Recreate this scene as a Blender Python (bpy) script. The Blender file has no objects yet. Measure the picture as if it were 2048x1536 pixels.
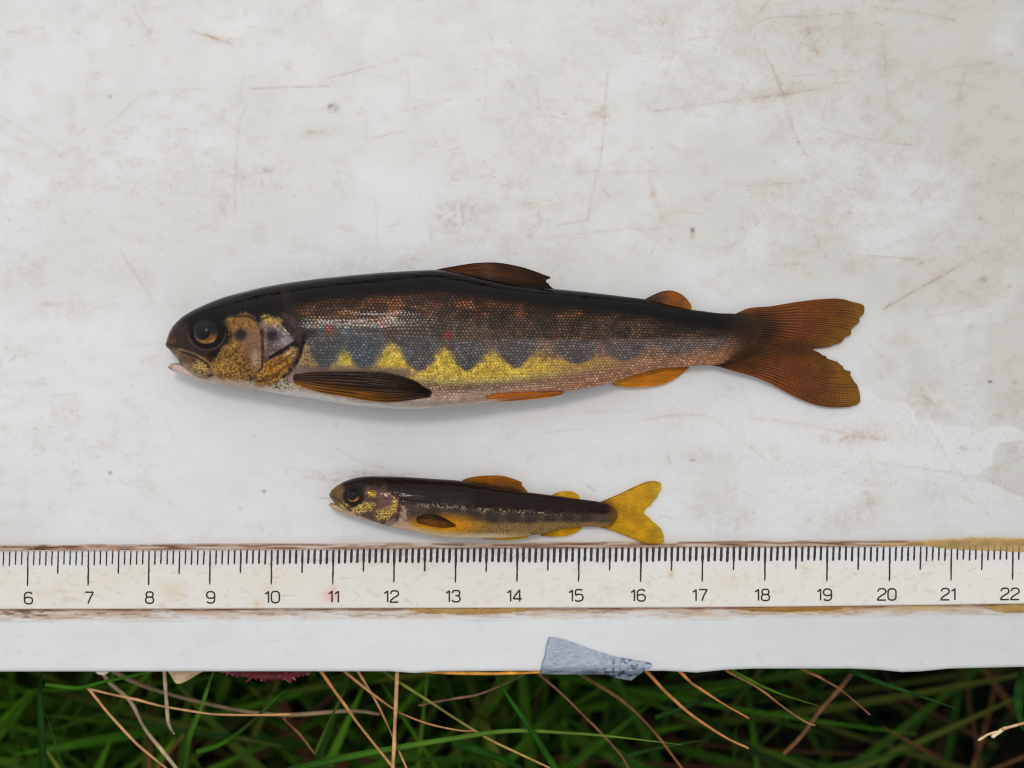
import bpy, math, random
import numpy as np
from mathutils import Vector

# ------------------------------------------------------------------ camera, sky, sun
S = 1.0 / 12280.0          # metres per photo pixel on the board's top face (12.28 px = 1 mm)
H = 0.30                   # camera height above the board
scene = bpy.context.scene
cam_d = bpy.data.cameras.new("camera"); cam = bpy.data.objects.new("camera", cam_d)
scene.collection.objects.link(cam); scene.camera = cam
cam.location = (0, 0, H)
cam_d.sensor_width = 36.0
cam_d.lens = 36.0 * H / (2048 * S)
cam_d.clip_start = 0.005; cam_d.clip_end = 500
cam_d.dof.use_dof = True; cam_d.dof.focus_distance = H - 0.004; cam_d.dof.aperture_fstop = 11

SUN_EL, SUN_AZ = math.radians(69), math.radians(348)   # azimuth measured from +Y clockwise
world = bpy.data.worlds.new("World"); scene.world = world; world.use_nodes = True
wn = world.node_tree; bg = wn.nodes["Background"]
sky = wn.nodes.new("ShaderNodeTexSky"); sky.sky_type = 'NISHITA'; sky.sun_disc = False
sky.sun_elevation = SUN_EL; sky.sun_rotation = SUN_AZ; sky.dust_density = 1.5; sky.air_density = 1.0
hs = wn.nodes.new("ShaderNodeHueSaturation"); hs.inputs['Saturation'].default_value = 0.10
wn.links.new(sky.outputs[0], hs.inputs['Color']); wn.links.new(hs.outputs[0], bg.inputs['Color'])
bg.inputs['Strength'].default_value = 0.15
sd = bpy.data.lights.new("sun", 'SUN'); sun = bpy.data.objects.new("sun", sd); scene.collection.objects.link(sun)
sd.energy = 0.58; sd.angle = math.radians(10); sd.color = (1.0, 0.96, 0.90)
sdir = Vector((math.sin(SUN_AZ) * math.cos(SUN_EL), math.cos(SUN_AZ) * math.cos(SUN_EL), math.sin(SUN_EL)))
sun.rotation_euler = sdir.to_track_quat('Z', 'Y').to_euler()
sun.location = sdir * 2
scene.view_settings.view_transform = 'Standard'; scene.view_settings.look = 'None'
scene.view_settings.exposure = 0.20; scene.view_settings.gamma = 1.0
scene.view_settings.use_curve_mapping = False
scene.cycles.filter_width = 1.15
scene.cycles.max_bounces = 8; scene.cycles.transparent_max_bounces = 8
scene.cycles.caustics_reflective = False; scene.cycles.caustics_refractive = False

random.seed(7); rng = np.random.default_rng(11)
COL = scene.collection

# ------------------------------------------------------------------ helpers
def wx(px, z): return (np.asarray(px, float) - 1024.0) * S * (H - z) / H
def wy(py, z): return (768.0 - np.asarray(py, float)) * S * (H - z) / H
def P3(px, py, zpx):
    """photo pixel seen at a height of zpx pixel units -> the point in metres"""
    z = np.asarray(zpx, float) * S
    return np.stack([wx(px, z), wy(py, z), z * np.ones_like(np.asarray(px, float))], -1)
def lin(c):
    c = np.asarray(c, float) / 255.0
    return np.where(c <= 0.04045, c / 12.92, ((np.maximum(c, 0) + 0.055) / 1.055) ** 2.4)
def sstep(a, b, x):
    t = np.clip((x - a) / (b - a), 0, 1); return t * t * (3 - 2 * t)
_tab = [np.random.default_rng(100 + i).random((256, 256)) for i in range(12)]
def vnoise(x, y, seed=0):
    t = _tab[seed % 12]
    x = np.asarray(x, float) + 37.3 * seed; y = np.asarray(y, float) + 91.7 * seed
    xi = np.floor(x).astype(int); yi = np.floor(y).astype(int); fx = x - xi; fy = y - yi
    fx = fx * fx * (3 - 2 * fx); fy = fy * fy * (3 - 2 * fy)
    a = t[xi & 255, yi & 255]; b = t[(xi + 1) & 255, yi & 255]; c = t[xi & 255, (yi + 1) & 255]; d = t[(xi + 1) & 255, (yi + 1) & 255]
    return (a * (1 - fx) + b * fx) * (1 - fy) + (c * (1 - fx) + d * fx) * fy
def fbm(x, y, seed=0, oct=4):
    s = 0; a = 0.5; tot = 0
    for i in range(oct):
        s = s + a * vnoise(x * 2 ** i, y * 2 ** i, seed + i); tot += a; a *= 0.55
    return s / tot
def cells(x, y, seed=0):
    """distance to the nearest of jittered lattice points, and that point's random number"""
    t1, t2, t3 = _tab[seed % 12], _tab[(seed + 3) % 12], _tab[(seed + 5) % 12]
    xi = np.floor(x).astype(int); yi = np.floor(y).astype(int)
    best = np.full(np.shape(x), 9.0); rnd = np.zeros(np.shape(x))
    for i in (-1, 0, 1):
        for j in (-1, 0, 1):
            a = (xi + i) & 255; b = (yi + j) & 255
            d = np.hypot(xi + i + t1[a, b] - x, yi + j + t2[a, b] - y)
            m = d < best; best = np.where(m, d, best); rnd = np.where(m, t3[a, b], rnd)
    return best, rnd
def catmull(pts, n):
    p = np.asarray(pts, float)
    if len(p) == 2:
        d = p
    else:
        e = np.vstack([2 * p[0] - p[1], p, 2 * p[-1] - p[-2]]); d = []
        for i in range(1, len(e) - 2):
            t = np.linspace(0, 1, 16, endpoint=False)[:, None]
            a, b, c, f = e[i - 1], e[i], e[i + 1], e[i + 2]
            d.append(0.5 * (2 * b + (c - a) * t + (2 * a - 5 * b + 4 * c - f) * t ** 2 + (3 * b - a - 3 * c + f) * t ** 3))
        d = np.vstack(d + [p[-1:]])
    l = np.concatenate([[0], np.cumsum(np.linalg.norm(np.diff(d, axis=0), axis=1))])
    q = np.linspace(0, l[-1], n)
    return np.stack([np.interp(q, l, d[:, k]) for k in range(d.shape[1])], 1)
def sdpoly(x, y, pts):
    """signed distance to a polygon, positive inside"""
    pts = np.asarray(pts, float); n = len(pts); best = np.full(x.shape, 1e9); ins = np.zeros(x.shape, bool)
    for i in range(n):
        a = pts[i]; b = pts[(i + 1) % n]; e = b - a
        t = np.clip(((x - a[0]) * e[0] + (y - a[1]) * e[1]) / (e @ e + 1e-9), 0, 1)
        best = np.minimum(best, np.hypot(x - a[0] - t * e[0], y - a[1] - t * e[1]))
        c = (a[1] > y) != (b[1] > y)
        ins ^= c & (x < (b[0] - a[0]) * (y - a[1]) / (b[1] - a[1] + 1e-12) + a[0])
    return np.where(ins, best, -best)
def dline(x, y, pts):
    pts = np.asarray(pts, float); best = np.full(x.shape, 1e9)
    for a, b in zip(pts[:-1], pts[1:]):
        e = b - a; t = np.clip(((x - a[0]) * e[0] + (y - a[1]) * e[1]) / (e @ e + 1e-9), 0, 1)
        best = np.minimum(best, np.hypot(x - a[0] - t * e[0], y - a[1] - t * e[1]))
    return best

def mixc(c, m, rgb):
    m = np.clip(m, 0, 1)[..., None]; return c * (1 - m) + np.asarray(rgb, float) * m
def raw_mesh(name, V, F, col=None, smooth=True):
    """V (n,3), F (m,4) or (m,3) arrays -> mesh datablock"""
    me = bpy.data.meshes.new(name); V = np.ascontiguousarray(V, np.float32); F = np.ascontiguousarray(F, np.int32)
    k = F.shape[1]
    me.vertices.add(len(V)); me.vertices.foreach_set("co", V.ravel())
    me.loops.add(F.size); me.loops.foreach_set("vertex_index", F.ravel())
    me.polygons.add(len(F)); me.polygons.foreach_set("loop_start", np.arange(0, F.size, k, dtype=np.int32))
    me.polygons.foreach_set("loop_total", np.full(len(F), k, np.int32))
    me.polygons.foreach_set("use_smooth", np.full(len(F), smooth, bool))
    me.update(calc_edges=True)
    if col is not None: paint(me, col)
    return me
def paint(me, col, name="col"):
    at = me.color_attributes.new(name, 'FLOAT_COLOR', 'POINT')
    c = np.zeros((len(me.vertices), 4), np.float32); c[:, :np.shape(col)[1]] = col
    at.data.foreach_set("color", c.ravel())
def grid_faces(n, m, wrap=False, off=0, flip=False):
    i = np.arange(n - 1)[:, None]; j = np.arange(m if wrap else m - 1)[None, :]; j2 = (j + 1) % m
    f = np.stack([i * m + j, (i + 1) * m + j, (i + 1) * m + j2, i * m + j2], -1).reshape(-1, 4) + off
    return f[:, ::-1] if flip else f
def obj(name, me, mat=None, parent=None):
    o = bpy.data.objects.new(name, me); COL.objects.link(o)
    if mat is not None and me is not None: me.materials.append(mat)
    if parent is not None: o.parent = parent
    return o
def tag(o, label, cat, group=None):
    o["label"] = label; o["category"] = cat
    if group: o["group"] = group
    return o
def thing(name, label, cat, loc=(0, 0, 0), group=None):
    return tag(obj(name, None), label, cat, group)
def tube(pts, rad, sides=6, flat=1.0, caps=True):
    """tube round a 3-D polyline; rad per point"""
    p = np.asarray(pts, float); n = len(p); rad = np.broadcast_to(np.asarray(rad, float), (n,))
    t = np.gradient(p, axis=0); t /= np.linalg.norm(t, axis=1)[:, None] + 1e-12
    up = np.array([0, 0, 1.0]); a = np.cross(t, up); a /= np.linalg.norm(a, axis=1)[:, None] + 1e-9; b = np.cross(a, t)
    th = np.linspace(0, 2 * np.pi, sides, endpoint=False)
    V = p[:, None, :] + rad[:, None, None] * (np.cos(th)[None, :, None] * a[:, None, :] + flat * np.sin(th)[None, :, None] * b[:, None, :])
    F = grid_faces(n, sides, wrap=True)
    V = V.reshape(-1, 3)
    if caps:
        V = np.vstack([V, p[0] , p[-1]]); k = n * sides
        c0 = [[k, (j + 1) % sides, j, k] for j in range(sides)]; o = (n - 1) * sides
        c1 = [[k + 1, o + j, o + (j + 1) % sides, k + 1] for j in range(sides)]
        return V, F, np.array(c0)[:, :3], np.array(c1)[:, :3]
    return V, F
def join(parts):
    """list of (V,F4[,F3a,F3b]) -> V, list of faces (mixed)"""
    V = []; F = []; o = 0
    for q in parts:
        V.append(q[0])
        for f in q[1:]: F += (np.asarray(f) + o).tolist()
        o += len(q[0])
    return np.vstack(V), F
def mixed_mesh(name, V, F, col=None, smooth=True):
    me = bpy.data.meshes.new(name); me.from_pydata(np.asarray(V).tolist(), [], F)
    me.polygons.foreach_set("use_smooth", np.full(len(F), smooth, bool)); me.update()
    if col is not None: paint(me, col)
    return me

# ------------------------------------------------------------------ materials
def new_mat(name):
    m = bpy.data.materials.new(name); m.use_nodes = True
    return m, m.node_tree, m.node_tree.nodes["Principled BSDF"]
def attr_mat(name, rough=0.4, spec=0.5, coat=0.0, coat_rough=0.1, bump=0.0, bump_scale=900, jitter=0.0, jit_scale=2500, rough_var=0.0, transl=0.0, transp=0.0, stretch=None, bump_dist=0.0001, metal=0.0):
    m, nt, b = new_mat(name); N = nt.nodes; L = nt.links
    at = N.new("ShaderNodeAttribute"); at.attribute_name = "col"; colout = at.outputs['Color']
    tc = N.new("ShaderNodeTexCoord"); vec = tc.outputs['Object']
    if stretch:
        mp = N.new("ShaderNodeMapping"); mp.inputs['Scale'].default_value = stretch; L.new(vec, mp.inputs[0]); vec = mp.outputs[0]
    if jitter > 0:
        nz = N.new("ShaderNodeTexNoise"); nz.inputs['Scale'].default_value = jit_scale; nz.inputs['Detail'].default_value = 4
        L.new(vec, nz.inputs['Vector'])
        mr = N.new("ShaderNodeMapRange"); mr.inputs[1].default_value = 0.3; mr.inputs[2].default_value = 0.7
        mr.inputs[3].default_value = 1 - jitter; mr.inputs[4].default_value = 1 + jitter; L.new(nz.outputs[0], mr.inputs[0])
        mx = N.new("ShaderNodeVectorMath"); mx.operation = 'SCALE'; L.new(colout, mx.inputs[0]); L.new(mr.outputs[0], mx.inputs['Scale']); colout = mx.outputs[0]
    L.new(colout, b.inputs['Base Color'])
    b.inputs['Roughness'].default_value = rough; b.inputs['Specular IOR Level'].default_value = spec
    if metal > 0:
        mm = N.new("ShaderNodeMath"); mm.operation = 'MULTIPLY'; mm.inputs[1].default_value = metal; L.new(at.outputs['Alpha'], mm.inputs[0]); L.new(mm.outputs[0], b.inputs['Metallic'])
    b.inputs['Coat Weight'].default_value = coat; b.inputs['Coat Roughness'].default_value = coat_rough
    if rough_var > 0:
        nr = N.new("ShaderNodeTexNoise"); nr.inputs['Scale'].default_value = 160; nr.inputs['Detail'].default_value = 5; L.new(vec, nr.inputs['Vector'])
        m2 = N.new("ShaderNodeMapRange"); m2.inputs[1].default_value = 0.35; m2.inputs[2].default_value = 0.65
        m2.inputs[3].default_value = max(0.02, rough - rough_var); m2.inputs[4].default_value = rough + rough_var
        L.new(nr.outputs[0], m2.inputs[0]); L.new(m2.outputs[0], b.inputs['Roughness'])
    if bump > 0:
        nb = N.new("ShaderNodeTexNoise"); nb.inputs['Scale'].default_value = bump_scale; nb.inputs['Detail'].default_value = 4; L.new(vec, nb.inputs['Vector'])
        bp = N.new("ShaderNodeBump"); bp.inputs['Strength'].default_value = bump; bp.inputs['Distance'].default_value = bump_dist
        L.new(nb.outputs[0], bp.inputs['Height']); L.new(bp.outputs[0], b.inputs['Normal'])
        if coat > 0: L.new(bp.outputs[0], b.inputs['Coat Normal'])
    out = N["Material Output"]; cur = b.outputs[0]
    if transl > 0:
        t = N.new("ShaderNodeBsdfTranslucent"); L.new(colout, t.inputs[0])
        mix = N.new("ShaderNodeMixShader"); mix.inputs[0].default_value = transl; L.new(cur, mix.inputs[1]); L.new(t.outputs[0], mix.inputs[2]); cur = mix.outputs[0]
    if transp > 0:
        t = N.new("ShaderNodeBsdfTransparent"); g = N.new("ShaderNodeGamma"); g.inputs[1].default_value = 0.5
        L.new(colout, g.inputs[0]); L.new(g.outputs[0], t.inputs[0])
        mix = N.new("ShaderNodeMixShader"); mix.inputs[0].default_value = transp; L.new(cur, mix.inputs[1]); L.new(t.outputs[0], mix.inputs[2]); cur = mix.outputs[0]
    L.new(cur, out.inputs['Surface'])
    return m
def plain_mat(name, rgb, rough=0.5, spec=0.5, var=0.15, scale=600, transl=0.0):
    m, nt, b = new_mat(name); N = nt.nodes; L = nt.links; c = lin(rgb)
    tc = N.new("ShaderNodeTexCoord"); nz = N.new("ShaderNodeTexNoise"); nz.inputs['Scale'].default_value = scale; nz.inputs['Detail'].default_value = 4
    L.new(tc.outputs['Object'], nz.inputs['Vector'])
    rp = N.new("ShaderNodeValToRGB"); rp.color_ramp.elements[0].position = 0.3; rp.color_ramp.elements[1].position = 0.7
    rp.color_ramp.elements[0].color = (*(c * (1 - var)), 1); rp.color_ramp.elements[1].color = (*np.minimum(c * (1 + var), 1), 1)
    L.new(nz.outputs[0], rp.inputs[0]); L.new(rp.outputs[0], b.inputs['Base Color'])
    b.inputs['Roughness'].default_value = rough; b.inputs['Specular IOR Level'].default_value = spec
    if transl > 0:
        t = N.new("ShaderNodeBsdfTranslucent"); L.new(rp.outputs[0], t.inputs[0]); mix = N.new("ShaderNodeMixShader"); mix.inputs[0].default_value = transl
        L.new(b.outputs[0], mix.inputs[1]); L.new(t.outputs[0], mix.inputs[2]); L.new(mix.outputs[0], N["Material Output"].inputs['Surface'])
    return m

M_board = attr_mat("white_plastic", 0.42, 0.35, jitter=0.012, jit_scale=900, rough_var=0.12, bump=0.25, bump_scale=500)
M_ruler = attr_mat("cream_ruler_plastic", 0.45, 0.4, jitter=0.015, jit_scale=700, rough_var=0.1, bump=0.2, bump_scale=600)
M_ink = plain_mat("tick_ink", (48, 40, 34), 0.55, 0.3, 0.35, 1500)
M_fish = attr_mat("fish_skin", 0.08, 0.15, bump=0.85, bump_scale=300, rough_var=0.05, jitter=0.14, jit_scale=2600, stretch=(.2, 1, 1), bump_dist=0.00028, metal=0.55)
M_fin = attr_mat("fin_membrane", 0.26, 0.30, bump=0.3, bump_scale=900, jitter=0.12, jit_scale=2200, transl=0.38, transp=0.22)
M_fin_clear = attr_mat("clear_fin_membrane", 0.26, 0.30, bump=0.3, bump_scale=900, jitter=0.10, jit_scale=2200, transl=0.38, transp=0.58)
M_eye = attr_mat("eye_surface", 0.12, 0.22)
M_glue = attr_mat("amber_glue", 0.25, 0.5, bump=0.2, bump_scale=500, jitter=0.10, jit_scale=500, transl=0.20, transp=0.55)
M_tape = attr_mat("silver_tape", 0.38, 0.5, bump=0.3, bump_scale=1500, jitter=0.06, jit_scale=1500)
M_grass = attr_mat("grass_blade", 0.6, 0.10, jitter=0.15, jit_scale=400, transl=0.30)
M_stalk = attr_mat("dry_stalk", 0.6, 0.25, jitter=0.2, jit_scale=600, transl=0.10)

# ------------------------------------------------------------------ ground and far meadow
def make_ground():
    xs = np.concatenate([[-60, -25, -10, -4, -1.5], np.linspace(-0.6, 0.6, 90), [1.5, 4, 10, 25, 60]])
    X, Y = np.meshgrid(xs, xs, indexing='ij')
    Z = -0.085 + 0.018 * (fbm(X * 12, Y * 12, 2, 4) - 0.5) * (np.hypot(X, Y) < 2) + 0.25 * (fbm(X * .2, Y * .2, 5, 3) - 0.5) * sstep(1.5, 10, np.hypot(X, Y))
    me = raw_mesh("ground", np.stack([X, Y, Z], -1).reshape(-1, 3), grid_faces(len(xs), len(xs)))
    m, nt, b = new_mat("peaty_ground"); N = nt.nodes; L = nt.links
    tc = N.new("ShaderNodeTexCoord"); nz = N.new("ShaderNodeTexNoise"); nz.inputs['Scale'].default_value = 60; nz.inputs['Detail'].default_value = 8
    L.new(tc.outputs['Object'], nz.inputs['Vector']); rp = N.new("ShaderNodeValToRGB")
    rp.color_ramp.elements[0].position = .35; rp.color_ramp.elements[0].color = (.012, .009, .006, 1)
    rp.color_ramp.elements[1].position = .65; rp.color_ramp.elements[1].color = (.022, .030, .010, 1)
    L.new(nz.outputs[0], rp.inputs[0]); L.new(rp.outputs[0], b.inputs['Base Color']); b.inputs['Roughness'].default_value = .95
    o = obj("ground", me, m); o["kind"] = "structure"
make_ground()

# ------------------------------------------------------------------ measuring board
EDGE = np.array([(-900, 1344), (0, 1344.5), (520, 1344), (780, 1344), (830, 1347.5), (880, 1344), (1080, 1343), (1330, 1343), (1395, 1346.5), (1450, 1341), (1510, 1338.5), (1700, 1338.5), (1760, 1341), (1805, 1345.5), (1845, 1344), (1900, 1338.5), (2048, 1335), (3200, 1326)])
def edge_y(x): 
    return np.interp(x, EDGE[:, 0], EDGE[:, 1])
def rul_top(x): return np.interp(x, [-700, 0, 600, 1100, 1380, 1750, 2048, 3000], [1103, 1100.5, 1097.5, 1095, 1093.5, 1091.5, 1089.5, 1083])
def rul_bot(x): return np.interp(x, [-700, 0, 700, 1350, 1600, 1850, 2048, 3000], [1221, 1218.5, 1216.5, 1215, 1213, 1210, 1207.5, 1197])

SCR = [  # scratches and pencil-thin dirt marks: points, width, strength, tone (0 grey .. 1 rust)
 ([(265, 12), (285, 45), (302, 66)], 1.3, .5, .6), ([(212, 252), (240, 228), (300, 185), (430, 178)], 1.5, .32, .6), ([(500, 178), (580, 175), (662, 172)], 1.5, .75, .5),
 ([(655, 158), (700, 145), (790, 120)], 1.5, .55, .5), ([(470, 440), (472, 330), (478, 250), (494, 210)], 1.4, .4, .6), ([(0, 232), (60, 268), (125, 315)], 1.3, .4, .5),
 ([(380, 62), (420, 75), (468, 90)], 1.6, .6, .9), ([(410, 68), (440, 80)], 1.5, .7, 1.), ([(455, 80), (500, 75)], 1.3, .4, .6), ([(790, 225), (905, 198)], 1.3, .45, .5), ([(740, 278), (815, 260)], 1.5, .6, .5),
 ([(733, 220), (733, 278)], 1.3, .4, .4), ([(815, 125), (817, 215)], 1.2, .35, .5), ([(600, 10), (588, 32)], 1.3, .4, .4), ([(480, 188), (490, 145)], 1.2, .3, .5), ([(672, 345), (700, 345)], 1.4, .4, .4),
 ([(750, 400), (756, 500)], 1.2, .35, .4), ([(420, 343), (470, 352)], 1.3, .4, .5), ([(972, 120), (972, 215)], 1.2, .35, .4), ([(470, 360), (545, 340)], 1.6, .4, .5), ([(665, 310), (690, 400)], 1.2, .25, .5),
 ([(1495, 59), (1535, 36), (1610, 33), (1712, 26)], 1.4, .55, .5), ([(1360, 82), (1450, 70)], 1.3, .5, .4), ([(1750, 15), (1840, 26), (1908, 40)], 1.4, .55, .7), ([(1215, 145), (1203, 300), (1182, 400), (1175, 440)], 1.4, .55, .7),
 ([(1310, 222), (1400, 210), (1500, 198), (1560, 190), (1640, 178)], 1.4, .6, .7), ([(1532, 110), (1558, 170), (1575, 225), (1600, 290), (1618, 315)], 1.4, .6, .5), ([(1546, 130), (1570, 195), (1586, 240)], 1.3, .4, .5),
 ([(1645, 256), (1730, 278), (1830, 292)], 1.4, .45, .5), ([(1770, 100), (1772, 165), (1778, 215)], 1.3, .45, .4), ([(1580, 153), (1630, 149)], 1.2, .5, .3), ([(1885, 137), (1995, 124)], 1.3, .55, .4), ([(1890, 150), (2000, 143)], 1.2, .35, .4),
 ([(1100, 230), (1150, 245)], 1.3, .5, .6), ([(1160, 344), (1320, 343)], 1.3, .4, .6), ([(1490, 372), (1610, 364)], 1.3, .5, .6), ([(1340, 424), (1410, 428)], 1.3, .4, .4), ([(1112, 452), (1172, 440)], 1.5, .55, .4),
 ([(1095, 475), (1240, 460), (1320, 458)], 1.4, .4, .6), ([(1300, 365), (1325, 440)], 2.0, .4, 1.), ([(1610, 430), (1650, 510)], 1.3, .35, .6), ([(1725, 510), (1770, 514), (1830, 518)], 1.4, .5, .5), ([(1590, 383), (1578, 415)], 1.3, .3, .5),
 ([(1930, 145), (1915, 200)], 1.4, .45, .7), ([(1665, 360), (1730, 390)], 1.3, .4, .7), ([(1835, 145), (1815, 190)], 1.2, .3, .4), ([(1540, 530), (1600, 528)], 1.3, .35, .7), ([(1200, 380), (1175, 440), (1260, 300)], 1.1, .15, .5),
 ([(1767, 618), (1815, 590), (1870, 560), (1917, 533)], 2.0, .85, .7), ([(1917, 533), (1950, 515), (1980, 500)], 1.5, .25, .6), ([(1855, 635), (1900, 626), (1980, 610)], 1.4, .35, .6), ([(1740, 690), (1760, 710), (1800, 733)], 1.4, .45, .6),
 ([(1090, 865), (1175, 856)], 1.4, .45, .2), ([(1290, 840), (1345, 830), (1400, 830), (1430, 840), (1460, 862)], 1.5, .45, .7), ([(1333, 908), (1341, 926)], 2.0, .6, .3), ([(1140, 823), (1270, 822)], 1.4, .35, .5), ([(1172, 969), (1190, 982)], 2.2, .65, .1),
 ([(1320, 1032), (1345, 1036)], 2.2, .55, .0), ([(1505, 836), (1560, 843), (1640, 855), (1720, 873), (1780, 880)], 2.2, .45, .8), ([(1500, 892), (1520, 910), (1535, 924)], 1.5, .4, .3), ([(1765, 928), (1840, 936), (1925, 950)], 1.5, .5, .4),
 ([(1855, 850), (1880, 890), (1908, 932)], 1.4, .4, .4), ([(1935, 998), (1960, 1015), (1985, 1037)], 2.0, .55, .0), ([(1845, 790), (1900, 830)], 1.4, .45, .4), ([(1738, 905), (1744, 945)], 1.6, .35, .3), ([(1975, 940), (2048, 915)], 1.3, .3, .4),
 ([(240, 500), (275, 555), (303, 598)], 1.4, .5, .7), ([(15, 724), (32, 714)], 2.0, .55, .0), ([(15, 769), (75, 763)], 1.6, .4, .2), ([(245, 690), (330, 688)], 1.6, .35, .5), ([(283, 722), (318, 711)], 1.5, .4, .9), ([(0, 790), (50, 802)], 1.6, .3, .7),
 ([(92, 790), (155, 790)], 1.4, .3, .7), ([(263, 772), (271, 778)], 2.2, .5, .0), ([(670, 895), (722, 926)], 1.3, .4, .2), ([(735, 886), (800, 893)], 1.4, .45, .3), ([(560, 933), (645, 946)], 1.6, .35, .6), ([(610, 955), (672, 961)], 1.6, .45, .6),
 ([(703, 942), (775, 952), (830, 948)], 1.6, .6, .5), ([(735, 930), (777, 936)], 1.6, .5, .3), ([(640, 996), (664, 998)], 1.6, .8, .2), ([(118, 1328), (180, 1306)], 1.4, .35, .1), ([(1516, 1308), (1520, 1322)], 1.6, .6, .1), ([(955, 1240), (962, 1262)], 1.3, .35, .5), ([(1880, 1265), (1910, 1280)], 1.2, .2, .3),
 ([(960, 930), (1060, 955), (1130, 965), (1230, 1000), (1290, 1020)], 3.5, -.35, .0), ([(980, 950), (1050, 975), (1110, 985)], 4.5, -.3, .0)]
BLOT = [(320, 225, 16, 10, .5, 1.), (628, 268, 30, 10, .35, .9), (300, 68, 18, 20, .3, .9), (910, 430, 45, 35, .35, .5), (1200, 232, 22, 20, .5, 1.), (1090, 235, 90, 60, .15, .7), (1058, 410, 18, 10, .45, 1.), (1012, 378, 10, 18, .5, .9),
 (1305, 385, 8, 14, .5, 1.), (1620, 75, 30, 30, .3, .7), (1630, 105, 8, 8, .6, .9), (1555, 185, 40, 12, .3, .8), (1735, 205, 10, 12, .4, .9), (1918, 205, 14, 10, .5, .9), (1850, 800, 45, 30, .35, .9), (1930, 590, 20, 14, .25, .9),
 (668, 218, 9, 12, .5, .0), (660, 212, 5, 4, .5, 0.), (1385, 460, 4, 5, 1., .1), (1385, 472, 6, 7, .5, 1.), (1942, 655, 9, 6, .8, .4), (1965, 560, 8, 6, .6, .3), (1980, 764, 4, 3, 1., .1), (2030, 765, 4, 3, .6, .1), (730, 540, 200, 30, .12, .3),
 (150, 620, 40, 22, .25, .9), (95, 608, 12, 8, .25, .8), (260, 545, 60, 25, .12, .6), (1740, 1000, 25, 45, .35, .9), (1680, 1040, 40, 25, .2, .8), (1480, 1045, 26, 26, .35, .8), (1735, 860, 50, 12, .4, .9), (1440, 1030, 12, 22, .2, .8), (1345, 840, 60, 30, .12, .8), (1410, 920, 60, 20, .15, .6),
 (700, 950, 70, 10, .3, .5), (1700, 880, 55, 9, .45, .9), (1460, 780, 40, 20, .15, .4), (480, 1018, 3, 3, .9, 0.), (528, 983, 3, 3, .9, 0.), (220, 946, 4, 4, .8, .2), (42, 933, 5, 3, .6, .6), (48, 516, 6, 3, .6, .1), (219, 193, 4, 4, .9, .1), (1860, 990, 30, 18, .15, .1), (1925, 893, 14, 12, .15, .1),
 (1385, 920, 8, 4, .4, .3), (540, 340, 30, 8, .35, .4), (1850, 1255, 70, 10, .06, .4), (660, 1190, 20, 20, 0, 0)]
WET = [(1560, 700), (1700, 760), (1760, 800), (1810, 808), (1826, 822), (1832, 845), (1855, 838), (1872, 850), (1890, 855), (1915, 852), (1940, 858), (1962, 868), (1985, 855), (2018, 852), (2048, 866), (2048, 880), (2000, 885), (1984, 900), (1984, 930), (1960, 945), (1930, 950), (1920, 965), (1985, 968), (2020, 985), (2060, 1000), (2060, 1110), (1300, 1110), (1300, 780)]

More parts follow.
